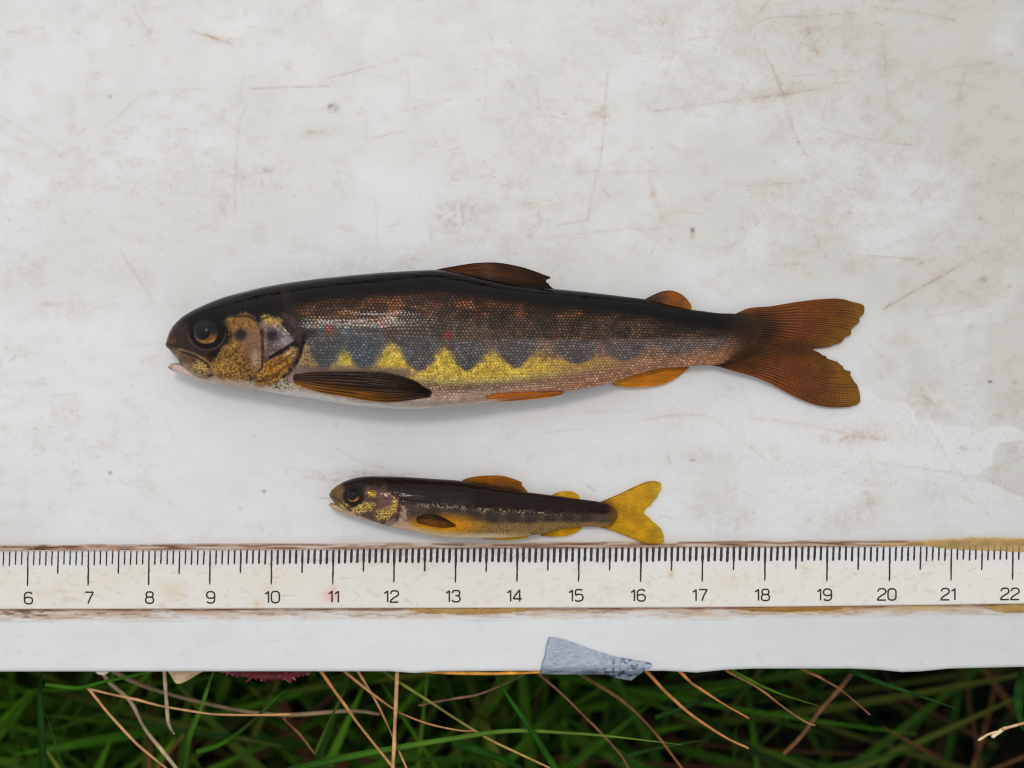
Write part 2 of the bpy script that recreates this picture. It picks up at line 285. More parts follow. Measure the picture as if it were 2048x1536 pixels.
def paint_board(X, Y):
    """colour of the plastic in 0..255 and a groove depth in px, at board positions in photo pixels"""
    n = X.shape
    clean = np.array([218., 218., 217.]); c = np.ones(n + (3,)) * clean
    # film of dried dirt: beige, thicker to one side, washed off where the fish and water lay
    film = fbm(X / 210, Y / 170, 1, 5)
    f = sstep(.38, .66, film + .16 * sstep(300, 1900, X) + .14 * sstep(700, 0, Y) - .06)
    washed = np.maximum(sstep(-30, 55, sdpoly(X, Y, [(320, 690), (430, 580), (870, 510), (1420, 585), (1720, 560), (1790, 640), (1760, 800), (1650, 850), (1500, 900), (1380, 900), (1380, 1080), (600, 1080), (330, 1080), (250, 840)])) * .85, sstep(1060, 1260, Y) * .9)
    wsd = sdpoly(X, Y, WET)
    wet = sstep(-1.5, 2.5, wsd) * sstep(1300, 1650, X)
    f = f * (1 - washed) * (1 - .75 * wet)
    right = sstep(900, 2100, X)
    c -= (f * (.42 + .5 * right))[..., None] * np.array([13, 16, 22])
    # board colour lowered towards the right and the bottom, faintly mottled
    c -= (right * (1 - .5 * wet))[..., None] * np.array([12, 12, 13]) 
    c *= (1 + .035 * (fbm(X / 90, Y / 60, 4, 4) - .5))[..., None]
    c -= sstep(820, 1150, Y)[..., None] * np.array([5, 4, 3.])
    rim = np.exp(-(wsd / 3.0) ** 2) * sstep(1650, 1750, X) * (Y < 1060)
    c += rim[..., None] * np.array([5, 5, 6])
    # pinkish-tan grime, streaky
    g = fbm(X / 36, Y / 22, 6, 5); dens = fbm(X / 300, Y / 260, 8, 3)
    grime = sstep(.46, .90, g + .30 * (dens - .5)) * (1 - .8 * washed) * (1 - .5 * wet)
    c -= grime[..., None] * np.array([13, 20, 26]) * .55
    fine = sstep(.66, .84, fbm(X / 3.6, Y / 3.0, 3, 2)) * sstep(.40, .64, dens + .5 * (g - .5)) * (1 - .85 * washed)
    c -= fine[..., None] * np.array([22, 34, 44]) * .5
    depth = np.zeros(n)
    def stroke(pts, w, s, tone):
        p = catmull(pts, max(6, int(len(pts) * 7))); p = p + rng.normal(0, .35, p.shape)
        pad = 4 * abs(w) + 4
        ix = np.where((X[:, 0] > p[:, 0].min() - pad) & (X[:, 0] < p[:, 0].max() + pad))[0]; iy = np.where((Y[0] > p[:, 1].min() - pad) & (Y[0] < p[:, 1].max() + pad))[0]
        if len(ix) < 2 or len(iy) < 2: return
        sl = np.s_[ix[0]:ix[-1] + 1, iy[0]:iy[-1] + 1]; x = X[sl]; y = Y[sl]
        d = dline(x, y, p)
        k = np.exp(-(d / w) ** 2) * (.12 + 1.1 * sstep(.2, .8, fbm(x / 11, y / 11, 2, 3))) * abs(s)
        if s < 0:
            c[sl] += k[..., None] * np.array([10, 10, 11]); return
        soft = np.exp(-(d / (w * 4)) ** 2) * s * .16 * tone
        dark = np.array([66, 80, 90]) * (1 - tone) * 1.2 + np.array([54, 104, 140]) * tone
        c[sl] -= (k * .35 + soft * .7)[..., None] * dark
        depth[sl] -= k * .5
    for q in SCR: stroke(*q)
    for (x0, y0, a, b, s, tone) in BLOT:
        pad = 3; ix = np.where(np.abs(X[:, 0] - x0) < a * pad)[0]; iy = np.where(np.abs(Y[0] - y0) < b * pad)[0]
        if len(ix) < 2 or len(iy) < 2: continue
        sl = np.s_[ix[0]:ix[-1] + 1, iy[0]:iy[-1] + 1]; x = X[sl]; y = Y[sl]
        k = np.exp(-((x - x0) / a) ** 2 - ((y - y0) / b) ** 2) * s * (.25 + 1.3 * sstep(.3, .75, fbm(x / 9, y / 8, 7, 3)))
        c[sl] -= k[..., None] * (np.array([80, 80, 78]) * (1 - tone) + np.array([24, 48, 68]) * tone) * .8
    for i in range(900):
        x = rng.uniform(-20, 2070); y = rng.uniform(-20, 1085) if i % 9 else rng.uniform(1250, 1335)
        dn = float(fbm(np.array([x / 300]), np.array([y / 260]), 8, 3)[0])
        infish = (300 < x < 1750 and 520 < y < 850)
        if rng.random() > (.25 + .75 * min(1, max(0, (dn - .35) * 3.2))) * (1 if y < 560 else .5): continue
        if infish: continue
        L = rng.choice([2, 4, 7, 12, 26], p=[.30, .3, .22, .13, .05]); a = rng.normal(0, .8) if rng.random() < .6 else rng.uniform(0, 3.14)
        dx, dy = L * math.cos(a), L * math.sin(a)
        stroke([(x - dx, y - dy), (x + rng.normal(0, 1), y + rng.normal(0, 1)), (x + dx, y + dy)], rng.uniform(.9, 1.5), rng.uniform(.15, .55) * (.6 if y > 1200 else 1), rng.uniform(0, 1))
    for i in range(420):   # black pin specks
        x = rng.uniform(-20, 2070); y = rng.uniform(-20, 1085) if i % 8 else rng.uniform(1245, 1335)
        stroke([(x - .6, y - .4), (x, y), (x + .7, y + .5)], rng.uniform(.8, 1.4), rng.uniform(.25, .9) * (.6 if y > 1200 else 1), rng.uniform(0, .5))
    # brown dirt packed against the ruler's two long sides
    st = fbm(X / 55, Y / 2.2, 5, 4); lng = fbm(X / 160, Y / 40, 9, 3)
    up = rul_top(X) - Y
    dk = sstep(14, 5, up) * sstep(-25, 3, up)
    k = np.clip(dk * (.30 + .75 * sstep(.30, .62, st)) * (.70 + .6 * lng), 0, 1)
    c = mixc(c, k * .9, (160, 112, 74))
    k = sstep(30, 10, up) * sstep(-20, 6, up) * .20 * (.3 + lng); c = mixc(c, k, (176, 150, 132))
    blk = np.clip(dk * sstep(.54, .70, st) * (.55 + sstep(500, 0, X) + .5 * sstep(.5, .7, lng)), 0, 1); c = mixc(c, blk * .85, (74, 42, 24)); thin = np.exp(-((up - 7 - 3 * (vnoise(X / 50, Y * 0, 3) - .5)) / 1.5) ** 2) * sstep(.3, .6, vnoise(X / 35, Y * 0 + 3, 6)); c = mixc(c, thin * .75, (88, 50, 28))
    dn = Y - rul_bot(X)
    fall = sstep(27, 9, dn) * sstep(-25, 0, dn)
    k = np.clip(fall * (.35 + .75 * sstep(.34, .62, fbm(X / 45, Y / 5, 3, 4))) * (.55 + .6 * fbm(X / 120, Y / 60, 2, 2) + .4 * sstep(350, 0, X)), 0, 1)
    c = mixc(c, k * .8, (182, 150, 124))
    ln = np.exp(-((dn - 2.0) / 2.6) ** 2) * (.5 + .8 * sstep(.4, .65, fbm(X / 40, Y / 9, 10, 3))); c = mixc(c, ln * .85, (112, 68, 42))
    sk = fall * sstep(.58, .68, fbm(X / 30, Y / 2.6, 11, 3)) * (.5 + .6 * sstep(500, 0, X)); c = mixc(c, sk * .7, (94, 66, 52))
    yl = fall * sstep(15, 8, dn) * np.clip(np.exp(-((X - 1620) / 110) ** 2) + np.exp(-((X - 1850) / 60) ** 2) * .8, 0, 1); c = mixc(c, yl * .7, (190, 150, 84))
    ln2 = np.exp(-((dn - 25) / 1.6) ** 2) * sstep(.45, .65, vnoise(X / 90, Y / 50, 4)) * .2; c = mixc(c, ln2, (140, 124, 112))
    return np.clip(c, 12, 255), depth

board = thing("measuring_board", "scratched white plastic measuring board with inset centimetre ruler, two fish on it", "measuring board")
def make_slab():
    xs = np.concatenate([[-1001, -1000, -700, -400, -150], np.arange(-36, 2086, 2.0), [2200, 2500, 2900, 3200, 3201]])
    r = 9.0
    rows = np.concatenate([[-701, -700, -450, -250, -100], np.arange(-36, 1320, 2.0), np.arange(1320, 1336, 1.0)])
    fil = [(1336 + r * math.sin(a) - 1336, -(r - r * math.cos(a))) for a in np.linspace(0.12, math.pi / 2, 9)]
    nx = len(xs)
    X = np.repeat(xs[:, None], len(rows), 1); Y = np.repeat(rows[None, :], nx, 0)
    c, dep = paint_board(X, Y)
    e = edge_y(xs) - 1345.0
    Yw = Y + e[:, None] * sstep(1285, 1336, Y)
    Z = dep * .5 + .25 * (fbm(X / 120, Y / 120, 3, 3) - .5)
    Z = np.where(Y < -690, 0, Z); Z[:, 0] = -185
    # rounded bottom edge, then the side wall
    ex = np.array(fil + [(r + .4, -40.), (r + .4, -120.), (r - 2, -185.)])
    Xe = np.repeat(xs[:, None], len(ex), 1); Ye = 1336 + ex[None, :, 0] + e[:, None] * np.ones(len(ex))[None]; Ze = np.repeat(ex[None, :, 1], nx, 0)
    ce = np.repeat(c[:, -1:, :], len(ex), 1) * (1 + .01 * np.random.default_rng(3).normal(0, 1, (nx, len(ex), 1)))
    X = np.hstack([X, Xe]); Y = np.hstack([Yw, Ye]); Z = np.hstack([Z, Ze]); c = np.concatenate([c, ce], 1)
    Z[0] = -185; Z[-1] = -185
    V = np.stack([(X - 1024) * S, (768 - Y) * S, Z * S], -1)
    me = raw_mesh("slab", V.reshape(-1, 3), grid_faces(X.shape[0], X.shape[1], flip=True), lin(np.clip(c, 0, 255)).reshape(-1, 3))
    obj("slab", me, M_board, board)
make_slab()
RH = 4.0   # how far the ruler stands proud (px units)
CM = {4: -185, 5: -64, 6: 57, 7: 178, 8: 299, 9: 421, 10: 544, 11: 667, 12: 789, 13: 912, 14: 1035, 15: 1158, 16: 1282, 17: 1405, 18: 1530, 19: 1654, 20: 1779, 21: 1902, 22: 2025, 23: 2148, 24: 2271}
def make_ruler():
    xs = np.concatenate([np.arange(-660, -40, 30.0), np.arange(-40, 2090, 3.0), np.arange(2100, 2900, 30.0)])
    vs = np.concatenate([[0, 0, .004, .015], np.linspace(.03, .97, 46), [.985, .996, 1, 1]])
    zs = np.concatenate([[-2, RH - 1.2, RH - .3, RH], np.full(46, RH), [RH, RH - .3, RH - 1.2, -2]])
    X = np.repeat(xs[:, None], len(vs), 1); V = np.repeat(vs[None], len(xs), 0)
    t, b = rul_top(xs)[:, None], rul_bot(xs)[:, None]
    Y = t + (b - t) * V; Z = np.repeat(zs[None], len(xs), 0)
    c = np.ones(X.shape + (3,)) * np.array([219., 216., 208.])
    c -= (sstep(.35, .7, fbm(X / 130, Y / 60, 5, 3)) * (1 - .6 * sstep(600, 1800, X)))[..., None] * np.array([1, 4, 9])
    c += (sstep(.42, .08, V))[..., None] * np.array([-6, -4, 6])
    g = sstep(.62, .78, fbm(X / 14, Y / 9, 8, 4)); c -= g[..., None] * np.array([10, 18, 26]) * .7
    for (x0, y0, a, bb, s) in [(345, 1180, 26, 20, .55), (513, 1207, 8, 7, .8), (1342, 1148, 7, 9, 1.), (1220, 1180, 12, 12, .3), (1460, 1165, 30, 15, .25), (90, 1188, 30, 12, .2), (1610, 1140, 8, 10, .4)]:
        c -= (np.exp(-((X - x0) / a) ** 2 - ((Y - y0) / bb) ** 2) * s)[..., None] * np.array([14, 28, 50])
    c += (np.exp(-((X - 662) / 16) ** 2 - ((Y - 1190) / 14) ** 2))[..., None] * np.array([6, -38, -32])
    for i in range(170):
        x0 = rng.uniform(-30, 2080); y0 = rng.uniform(1100, 1210); L = rng.choice([1, 3, 8, 18], p=[.4, .3, .2, .1]); a = rng.normal(0, .6)
        m = np.where(np.abs(xs - x0) < L + 6)[0]
        if len(m) == 0: continue
        sl = np.s_[m[0]:m[-1] + 1]
        d = dline(X[sl], Y[sl], [(x0 - L * math.cos(a), y0 - L * math.sin(a)), (x0 + L * math.cos(a), y0 + L * math.sin(a))])
        c[sl] -= (np.exp(-(d / 1.6) ** 2) * rng.uniform(.08, .35))[..., None] * np.array([50, 65, 75])
    nz = fbm(X / 60, Y / 9, 2, 3)
    ed = np.exp(-((Y - t) / 3.2) ** 2) * (.35 + .8 * nz) + np.exp(-((Y - b) / 1.8) ** 2) * .55
    c -= ed[..., None] * np.array([80, 105, 120]) * .9
    # dirt worked in between the short divisions
    mid = sstep(.30, .1, V) * np.exp(-((X - 900) / 420) ** 4) * sstep(.4, .7, fbm(X / 25, Y / 14, 4, 3)); c -= mid[..., None] * np.array([40, 55, 60]) * .45
    W = np.stack([(X - 1024) * S, (768 - Y) * S, Z * S], -1)
    me = raw_mesh("ruler_strip", W.reshape(-1, 3), grid_faces(len(xs), len(vs), flip=True), lin(np.clip(c, 5, 255)).reshape(-1, 3))
    r = obj("ruler_strip", me, M_ruler, board); r["label"] = "cream ruler strip with dark millimetre divisions and centimetre numbers"
    # divisions
    def tick_x(mm):
        k = mm // 10; q = (mm % 10) / 10
        return CM[k] + (CM[k + 1] - CM[k]) * q
    trng = np.random.default_rng(5)
    for mm in range(42, 238):
        x = tick_x(mm); L = 69 if mm % 10 == 0 else (47 if mm % 5 == 0 else 29)
        fat = np.interp(x, [0, 420, 640, 800, 1500, 1750, 1900, 2100], [3.6, 4.0, 6.2, 7.2, 7.0, 5.4, 4.4, 4.4]); thin = 4.2 if L > 30 else fat * .85
        y0 = float(rul_top(x)) + 1.6 - (1.5 if 700 < x < 1700 else 0) + trng.uniform(-.6, .6)
        k = 14; tt = np.linspace(0, 1, k); y = y0 + tt * (L + trng.uniform(-1.2, 1.2))
        w = np.where((y - y0) < 27, fat, thin) * (1 + trng.normal(0, .06, k)); w = np.convolve(np.pad(w, 1, mode='edge'), [.25, .5, .25], 'valid')
        w[0] *= .75; w[-1] *= .55; w[1:4] *= [.9, .95, 1.]
        slant = -1.0 * tt + trng.normal(0, .12, k)
        xl = x + slant - w / 2 + trng.normal(0, .14, k); xr = x + slant + w / 2 + trng.normal(0, .14, k)
        z0, z1 = RH - .3, RH + .45
        v = [(a, b, z0) for a, b in zip(xl, y)] + [(a * .75 + c_ * .25, b, z1) for a, b, c_ in zip(xl, y, xr)] + [(a * .25 + c_ * .75, b, z1) for a, b, c_ in zip(xl, y, xr)] + [(a, b, z0) for a, b in zip(xr, y)]
        v = np.array(v); W = np.stack([(v[:, 0] - 1024) * S, (768 - v[:, 1]) * S, v[:, 2] * S], 1)
        F = []
        for i in range(k - 1):
            for s in range(3): F.append((s * k + i, s * k + i + 1, (s + 1) * k + i + 1, (s + 1) * k + i))
        F += [(0, k, 2 * k, 3 * k), (k - 1, 4 * k - 1, 3 * k - 1, 2 * k - 1)]
        obj("tick", mixed_mesh("tick", W, F, smooth=False), M_ink, r)
    # numbers: drawn as rounded strokes, square-shouldered lettering
    def arc(cx, cy, rx, ry, a0, a1, n=7):
        a = np.radians(np.linspace(a0, a1, n)); return [(cx + rx * math.cos(t), cy - ry * math.sin(t)) for t in a]
    def rrect(x0, y0, x1, y1, r):
        return arc(x1 - r, y0 + r, r, r, 90, 0, 5) + arc(x1 - r, y1 - r, r, r, 0, -90, 5) + arc(x0 + r, y1 - r, r, r, -90, -180, 5) + arc(x0 + r, y0 + r, r, r, 180, 90, 5) + [(x1 - r, y0)]
    D = {'0': (.70, [rrect(0, 0, .70, 1, .28)]), '1': (.36, [[(0, .22), (.12, .17), (.30, 0), (.30, 1)]]),
         '2': (.70, [[(.02, .26)] + arc(.24, .22, .22, .22, 175, 90, 4) + arc(.46, .24, .24, .24, 90, -50, 7) + [(.30, .62), (.06, .80), (0, .92), (0, 1), (.70, 1)]]),
         '3': (.68, [[(.02, .22)] + arc(.22, .2, .2, .2, 170, 90, 4) + arc(.44, .23, .22, .23, 90, -90, 8) + [(.28, .46)], [(.44, .46)] + arc(.44, .73, .25, .27, 90, -90, 9) + arc(.22, .8, .22, .2, -90, -175, 4)]),
         '4': (.72, [[(.54, 1), (.54, 0), (.50, 0), (0, .66), (0, .76), (.72, .76)]]),
         '5': (.70, [[(.64, 0), (.08, 0), (.04, .48), (.16, .40)] + arc(.42, .67, .27, .29, 95, -90, 9) + arc(.22, .82, .22, .18, -90, -170, 4)]),
         '6': (.70, [[(.64, .16)] + arc(.50, .14, .14, .14, 0, 90, 4) + arc(.28, .28, .28, .28, 90, 180, 5) + [(0, .72)] + arc(.28, .72, .28, .28, 180, 270, 5) + arc(.44, .74, .26, .26, -90, 0, 5) + arc(.44, .68, .26, .25, 0, 90, 5) + [(.2, .43), (.04, .52)]]),
         '7': (.68, [[(0, 0), (.68, 0), (.68, .1), (.44, .5), (.26, 1)]]),
         '8': (.70, [rrect(.05, 0, .65, .46, .2), rrect(0, .46, .70, 1, .24)]),
         '9': (.70, [[(.66, .48), (.5, .57)] + arc(.26, .32, .26, .25, -90, -180, 5) + arc(.26, .26, .26, .26, 180, 90, 5) + arc(.42, .28, .28, .28, 90, 0, 5) + [(.70, .72)] + arc(.42, .72, .28, .28, 0, -90, 5) + arc(.2, .86, .14, .14, -90, -180, 4)])}
    for k in range(5, 24):
        cx = CM[k] + (1 if k < 12 else -6); txt = str(k); hgt = 22.5
        wd = [D[ch][0] for ch in txt]; gap = .20; tot = sum(wd) + gap * (len(txt) - 1); x = cx - tot * hgt / 2
        y0 = float(np.interp(cx, [0, 667, 1035, 1405, 2048], [1184.8, 1181.8, 1180, 1178.6, 1176])); parts = []
        for ch in txt:
            w, strokes = D[ch]
            for s in strokes:
                p = catmull(s, 40) if ch not in '147' else np.vstack([catmull(np.array(s[i:i + 2]), 6) for i in range(len(s) - 1)])
                p = p[np.concatenate([[True], np.linalg.norm(np.diff(p, axis=0), axis=1) > 1e-4])]
                q = np.stack([(x + p[:, 0] * hgt - 1024) * S, (768 - (y0 + p[:, 1] * hgt)) * S, np.full(len(p), (RH + .05 + .02 * len(parts)) * S)], 1)
                parts.append(tube(q, 1.62 * S, 6, .35))
            x += (w + gap) * hgt
        V, F = join(parts); obj("numeral", mixed_mesh("numeral", V, F), M_ink, r)
make_ruler()

def dome_patch(name, poly, hmax, rgb, mat, parent, soft=8, step=2.0, base=0.0, var=25, seed=1, floor=None):
    """a low rounded bead of stuff with the outline poly (board px)"""
    p = np.asarray(poly, float); xs = np.arange(p[:, 0].min() - 1, p[:, 0].max() + 2, step); ys = np.arange(p[:, 1].min() - 1, p[:, 1].max() + 2, step * .6)
    X, Y = np.meshgrid(xs, ys, indexing='ij'); d = sdpoly(X, Y, p) + 1.6 * (vnoise(X / 7, Y / 5, seed) - .5)
    t = np.clip(d / soft, 0, 1); Z = base + hmax * np.sqrt(np.clip(1 - (1 - t) ** 2, 0, 1)) + .6 * (fbm(X / 14, Y / 8, seed + 1, 3) - .5) * (t > 0)
    Zb = np.full(X.shape, base - 1.0)
    keep = d > 0
    idx = -np.ones(X.shape, int); idx[keep] = np.arange(keep.sum()); n = keep.sum()
    F = []
    a = idx[:-1, :-1]; b = idx[1:, :-1]; c = idx[1:, 1:]; e = idx[:-1, 1:]; ok = (a >= 0) & (b >= 0) & (c >= 0) & (e >= 0)
    Ft = np.stack([a[ok], e[ok], c[ok], b[ok]], 1)
    V = np.stack([(X[keep] - 1024) * S, (768 - Y[keep]) * S, Z[keep] * S], 1)
    col = np.array(rgb, float) * (1 + var / 100 * (fbm(X[keep] / 22, Y[keep] / 9, seed + 3, 4) - .5))[:, None]
    o = obj(name, raw_mesh(name, V, Ft, lin(np.clip(col, 0, 255))), mat, parent)
    return o
def band(xa, xb, fy0, fy1, n=40, jit=1.5, seed=0):
    r = np.random.default_rng(seed); x = np.linspace(xa, xb, n); t = np.linspace(0, 1, n)
    a = np.array([fy0(q) for q in x]) + r.normal(0, jit * .5, n); b = np.array([fy1(q) for q in x]) + r.normal(0, jit * .5, n)
    tp = np.minimum(1, np.minimum(t, 1 - t) * 7) ** .7; m = (a + b) / 2
    return np.vstack([np.stack([x, m + (a - m) * tp], 1), np.stack([x, m + (b - m) * tp], 1)[::-1]])
def spread(x): return float(np.interp(x, [1680, 1780, 1850, 1900, 1935, 1990, 2060, 2300], [3, 6, 10, 14, 16, 16, 13, 12]))
def over(x): return float(np.interp(x, [1680, 1850, 1900, 2060, 2300], [0, 1, 9, 16, 14]))
dome_patch("glue_bead", band(1690, 2300, lambda x: rul_top(x) - spread(x), lambda x: rul_top(x) + over(x), 90, seed=1), 2.6, (220, 190, 128), M_glue, board, 7, base=3.4, seed=2)
dome_patch("glue_bead", band(805, 1085, lambda x: rul_bot(x) - 1, lambda x: rul_bot(x) + float(np.interp(x, [805, 850, 960, 1040, 1085], [5, 12, 13, 8, 2])), 50, seed=3), 4.6, (212, 176, 106), M_glue, board, 6, base=.2, seed=4)
dome_patch("glue_bead", band(1475, 1690, lambda x: rul_bot(x) - .5, lambda x: rul_bot(x) + 10, 40, seed=5), 3.2, (196, 152, 82), M_glue, board, 5, base=.2, seed=6)
dome_patch("glue_bead", band(1960, 2300, lambda x: rul_bot(x) - .5, lambda x: rul_bot(x) + float(np.interp(x, [1960, 1985, 2060], [5, 17, 18])), 50, seed=7), 4.6, (214, 180, 112), M_glue, board, 6, base=.2, seed=8)
# pale burr of plastic hanging off the edge
bp = [(178, 1338), (215, 1338), (214, 1350), (203, 1355), (192, 1353), (184, 1347)]
dome_patch("plastic_burr", bp, 7, (190, 180, 160), M_board, board, 7, base=-22, seed=3)

# ------------------------------------------------------------------ silver tape
def coons(A, O, T, B, nu, nv, pw=1.0):
    A, O = catmull(A, nu), catmull(O, nu); T, B = catmull(T, nv), catmull(B, nv)
    u = np.linspace(0, 1, nu)[:, None, None]; v = np.linspace(0, 1, nv)[None, :, None]
    P = (1 - v) * A[:, None] + v * O[:, None] + (1 - u) ** pw * (T[None] - (1 - v) * T[0] - v * T[-1]) + u ** pw * (B[None] - (1 - v) * B[0] - v * B[-1])
    return P[..., 0], P[..., 1], np.broadcast_to(u[..., 0], P.shape[:2]), np.broadcast_to(v[..., 0], P.shape[:2])
def sheet(name, X, Y, Z, thick, col, mat, parent=None):
    """closed thin sheet through photo pixel positions X,Y at height Z (px units)"""
    n, m = X.shape; top = P3(X, Y, Z).reshape(-1, 3); bot = top.copy(); bot[:, 2] -= thick * S
    F = [grid_faces(n, m, flip=True), grid_faces(n, m, off=n * m)]
    ring = np.concatenate([np.arange(m), np.arange(1, n) * m + m - 1, (n - 1) * m + np.arange(m - 2, -1, -1), np.arange(n - 2, 0, -1) * m])
    r2 = np.roll(ring, -1); F.append(np.stack([ring, r2, r2 + n * m, ring + n * m], 1))
    c = lin(np.clip(col, 0, 255)).reshape(-1, 3)
    return obj(name, raw_mesh(name, np.vstack([top, bot]), np.vstack(F), np.vstack([c, c])), mat, parent)
def make_tape():
    X, Y, U, V = coons([(1098, 1274), (1093, 1290), (1089, 1312), (1083, 1330), (1080, 1348)], [(1298, 1325), (1304, 1329), (1300, 1336), (1284, 1345), (1262, 1361)],
                       [(1098, 1274), (1128, 1279), (1193, 1302), (1240, 1315), (1298, 1325)], [(1080, 1348), (1150, 1349), (1210, 1349), (1235, 1356), (1262, 1361)], 90, 190)
    Y = Y + 1.2 * (vnoise(X / 5, Y / 5, 2) - .5) * (V > .6); X = X + 1.5 * (vnoise(Y / 4, X / 50, 5) - .5) * (V < .05)
    fd_ = np.clip((Y - 1334) / 9.6, 0, 1); Z = 2.6 - 9 * (1 - np.sqrt(1 - fd_ ** 2 * .98)) - np.clip(Y - 1343.6, 0, 40) * 2.2
    d, r = cells(X / 9.5, Y / 8.5, 4); Z = Z + np.where(r > .55, 1.3, 0) * np.exp(-(d / .22) ** 2) + 2.2 * np.abs(fbm(X / 16, Y / 10, 9, 3) - .5) + 1.6 * (fbm(X / 40, Y / 20, 2, 2) - .5)
    wr = sstep(.45, .8, V); Z = Z + wr * 6.0 * (fbm(X / 9, Y / 7, 3, 4) - .25) + .9 * np.exp(-((X - 1202 + .15 * (Y - 1310)) / 3) ** 2)
    c = np.ones(X.shape + (3,)) * np.array([156., 165., 178.])
    c *= (1 + .16 * (fbm(X / 12, Y / 9, 6, 4) - .5))[..., None]
    c -= (sstep(.5, .7, fbm(X / 6, Y / 5, 8, 3)) * wr)[..., None] * np.array([70, 66, 58])
    c -= sstep(1326, 1346, Y)[..., None] * sstep(.4, .6, fbm(X / 30, Y / 8, 2, 3))[..., None] * np.array([40, 38, 34])
    c -= (np.exp(-(np.abs(d - .25) / .08) ** 2) * (r > .55))[..., None] * np.array([16, 15, 13])
    c -= (np.exp(-((V) / .012) ** 2))[..., None] * np.array([40, 40, 40])
    o = sheet("tape_scrap", X, Y, Z, 2.0, c, M_tape)
    tag(o, "torn silver-grey tape scrap wrapped over the white board's edge", "tape")
make_tape()


# ------------------------------------------------------------------ fish
def prof(pts, sig=7.0, keep=0.0):
    p = np.asarray(pts, float); xs = np.arange(p[0, 0], p[-1, 0] + .5, .5); y = np.interp(xs, p[:, 0], p[:, 1])
    k = np.arange(-60, 61) * .5; g = np.exp(-(k / sig) ** 2 / 2); g /= g.sum()
    pad = np.concatenate([2 * y[0] - y[60:0:-1], y, 2 * y[-1] - y[-2:-62:-1]]); ys = np.convolve(pad, g, 'valid')
    w = sstep(keep, keep + 25, xs - xs[0]) if keep else 1.0
    ys = ys * w + y * (1 - w)
    return lambda x: np.interp(x, xs, ys)
class Body:
    def __init__(s, top, bot, T, zc, x0, x1):
        s.top, s.bot, s.T, s.zc, s.x0, s.x1 = top, bot, T, zc, x0, x1
    def surf(s, x, y):
        yc = (s.top(x) + s.bot(x)) / 2; a = np.maximum((s.bot(x) - s.top(x)) / 2, .5)
        return s.zc(x) + s.T(x) / 2 * np.sqrt(np.clip(1 - ((y - yc) / a) ** 2, 0, 1))
    def build(s, name, N, M, paintfn, mat, parent):
        q = np.linspace(0, 1, 26, endpoint=False); xs = np.concatenate([s.x0 + 30 * q ** 2, np.linspace(s.x0 + 30, s.x1, N)])
        t = np.linspace(0, 1, M); ph = .5 * np.pi * t + .5 * np.arccos(1 - 2 * t); lo = np.linspace(np.pi, 2 * np.pi, 18)[1:-1]
        phi = np.concatenate([ph, lo])
        yc = ((s.top(xs) + s.bot(xs)) / 2)[:, None]; a = ((s.bot(xs) - s.top(xs)) / 2)[:, None]
        X = np.repeat(xs[:, None], len(phi), 1); Y = yc - a * np.cos(phi)[None]
        sn = np.sin(phi)[None]
        Z = s.zc(xs)[:, None] + s.T(xs)[:, None] / 2 * np.sign(sn) * np.abs(sn) ** .92
        c, dz, mt = paintfn(X, Y, (Y - s.top(xs)[:, None]) / np.maximum(s.bot(xs) - s.top(xs), 1)[:, None])
        Z = Z + dz * np.clip(sn, 0, 1) ** .5
        Z = np.maximum(Z, .4)
        me = raw_mesh(name, P3(X, Y, Z).reshape(-1, 3), grid_faces(X.shape[0], X.shape[1], wrap=True), np.hstack([lin(np.clip(c, 0, 255)).reshape(-1, 3), np.clip(mt, 0, 1).reshape(-1, 1)]))
        return obj(name, me, mat, parent)
def ell(X, Y, cx, cy, a, b, soft=.3): return sstep(1 + soft, 1 - soft, np.hypot((X - cx) / a, (Y - cy) / b))
def scales(X, Y, ym, px, py, seed):
    jx = .34 * px * (vnoise(X / 6, Y / 6, seed) - .5) + .9 * px * (vnoise(X / 40, Y / 30, seed + 2) - .5); jy = .34 * py * (vnoise(X / 6, Y / 6, seed + 1) - .5) + 1.6 * py * (vnoise(X / 60, Y / 40, seed + 3) - .5)
    q = (Y + jy - ym) / py; i = np.floor(q); u = (X + jx) / px + .5 * (i % 2); k = np.floor(u)
    du = u - k - .5; dq = q - i - .5
    r = _tab[3][(k.astype(int)) & 255, (i.astype(int)) & 255]
    d = np.hypot(du * 1.05, dq * 1.05)
    return d, r, du, dq
def closed(q, k=4):
    q = np.asarray(q, float); a, b, c, d = np.roll(q, 1, 0), q, np.roll(q, -1, 0), np.roll(q, -2, 0); out = []
    for t in np.arange(k) / k: out.append(b + .5 * t * (c - a) + t * t * (a - 2.5 * b + 2 * c - .5 * d) + t ** 3 * (1.5 * b - .5 * a - 1.5 * c + .5 * d))
    return np.stack(out, 1).reshape(-1, 2)
def Z1(pts): return [(300 + x / 4.452, 520 + y / 4.452) for x, y in pts]
def Z2(pts): return [(700 + x / 4.452, 500 + y / 4.452) for x, y in pts]
def Z3(pts): return [(1100 + x / 6.024, 540 + y / 6.024) for x, y in pts]
def Z4(pts): return [(1400 + x / 5.689, 560 + y / 5.689) for x, y in pts]
def Z5(pts): return [(630 + x / 5.535, 920 + y / 5.535) for x, y in pts]
def Z6(pts): return [(980 + x / 5.535, 930 + y / 5.535) for x, y in pts]

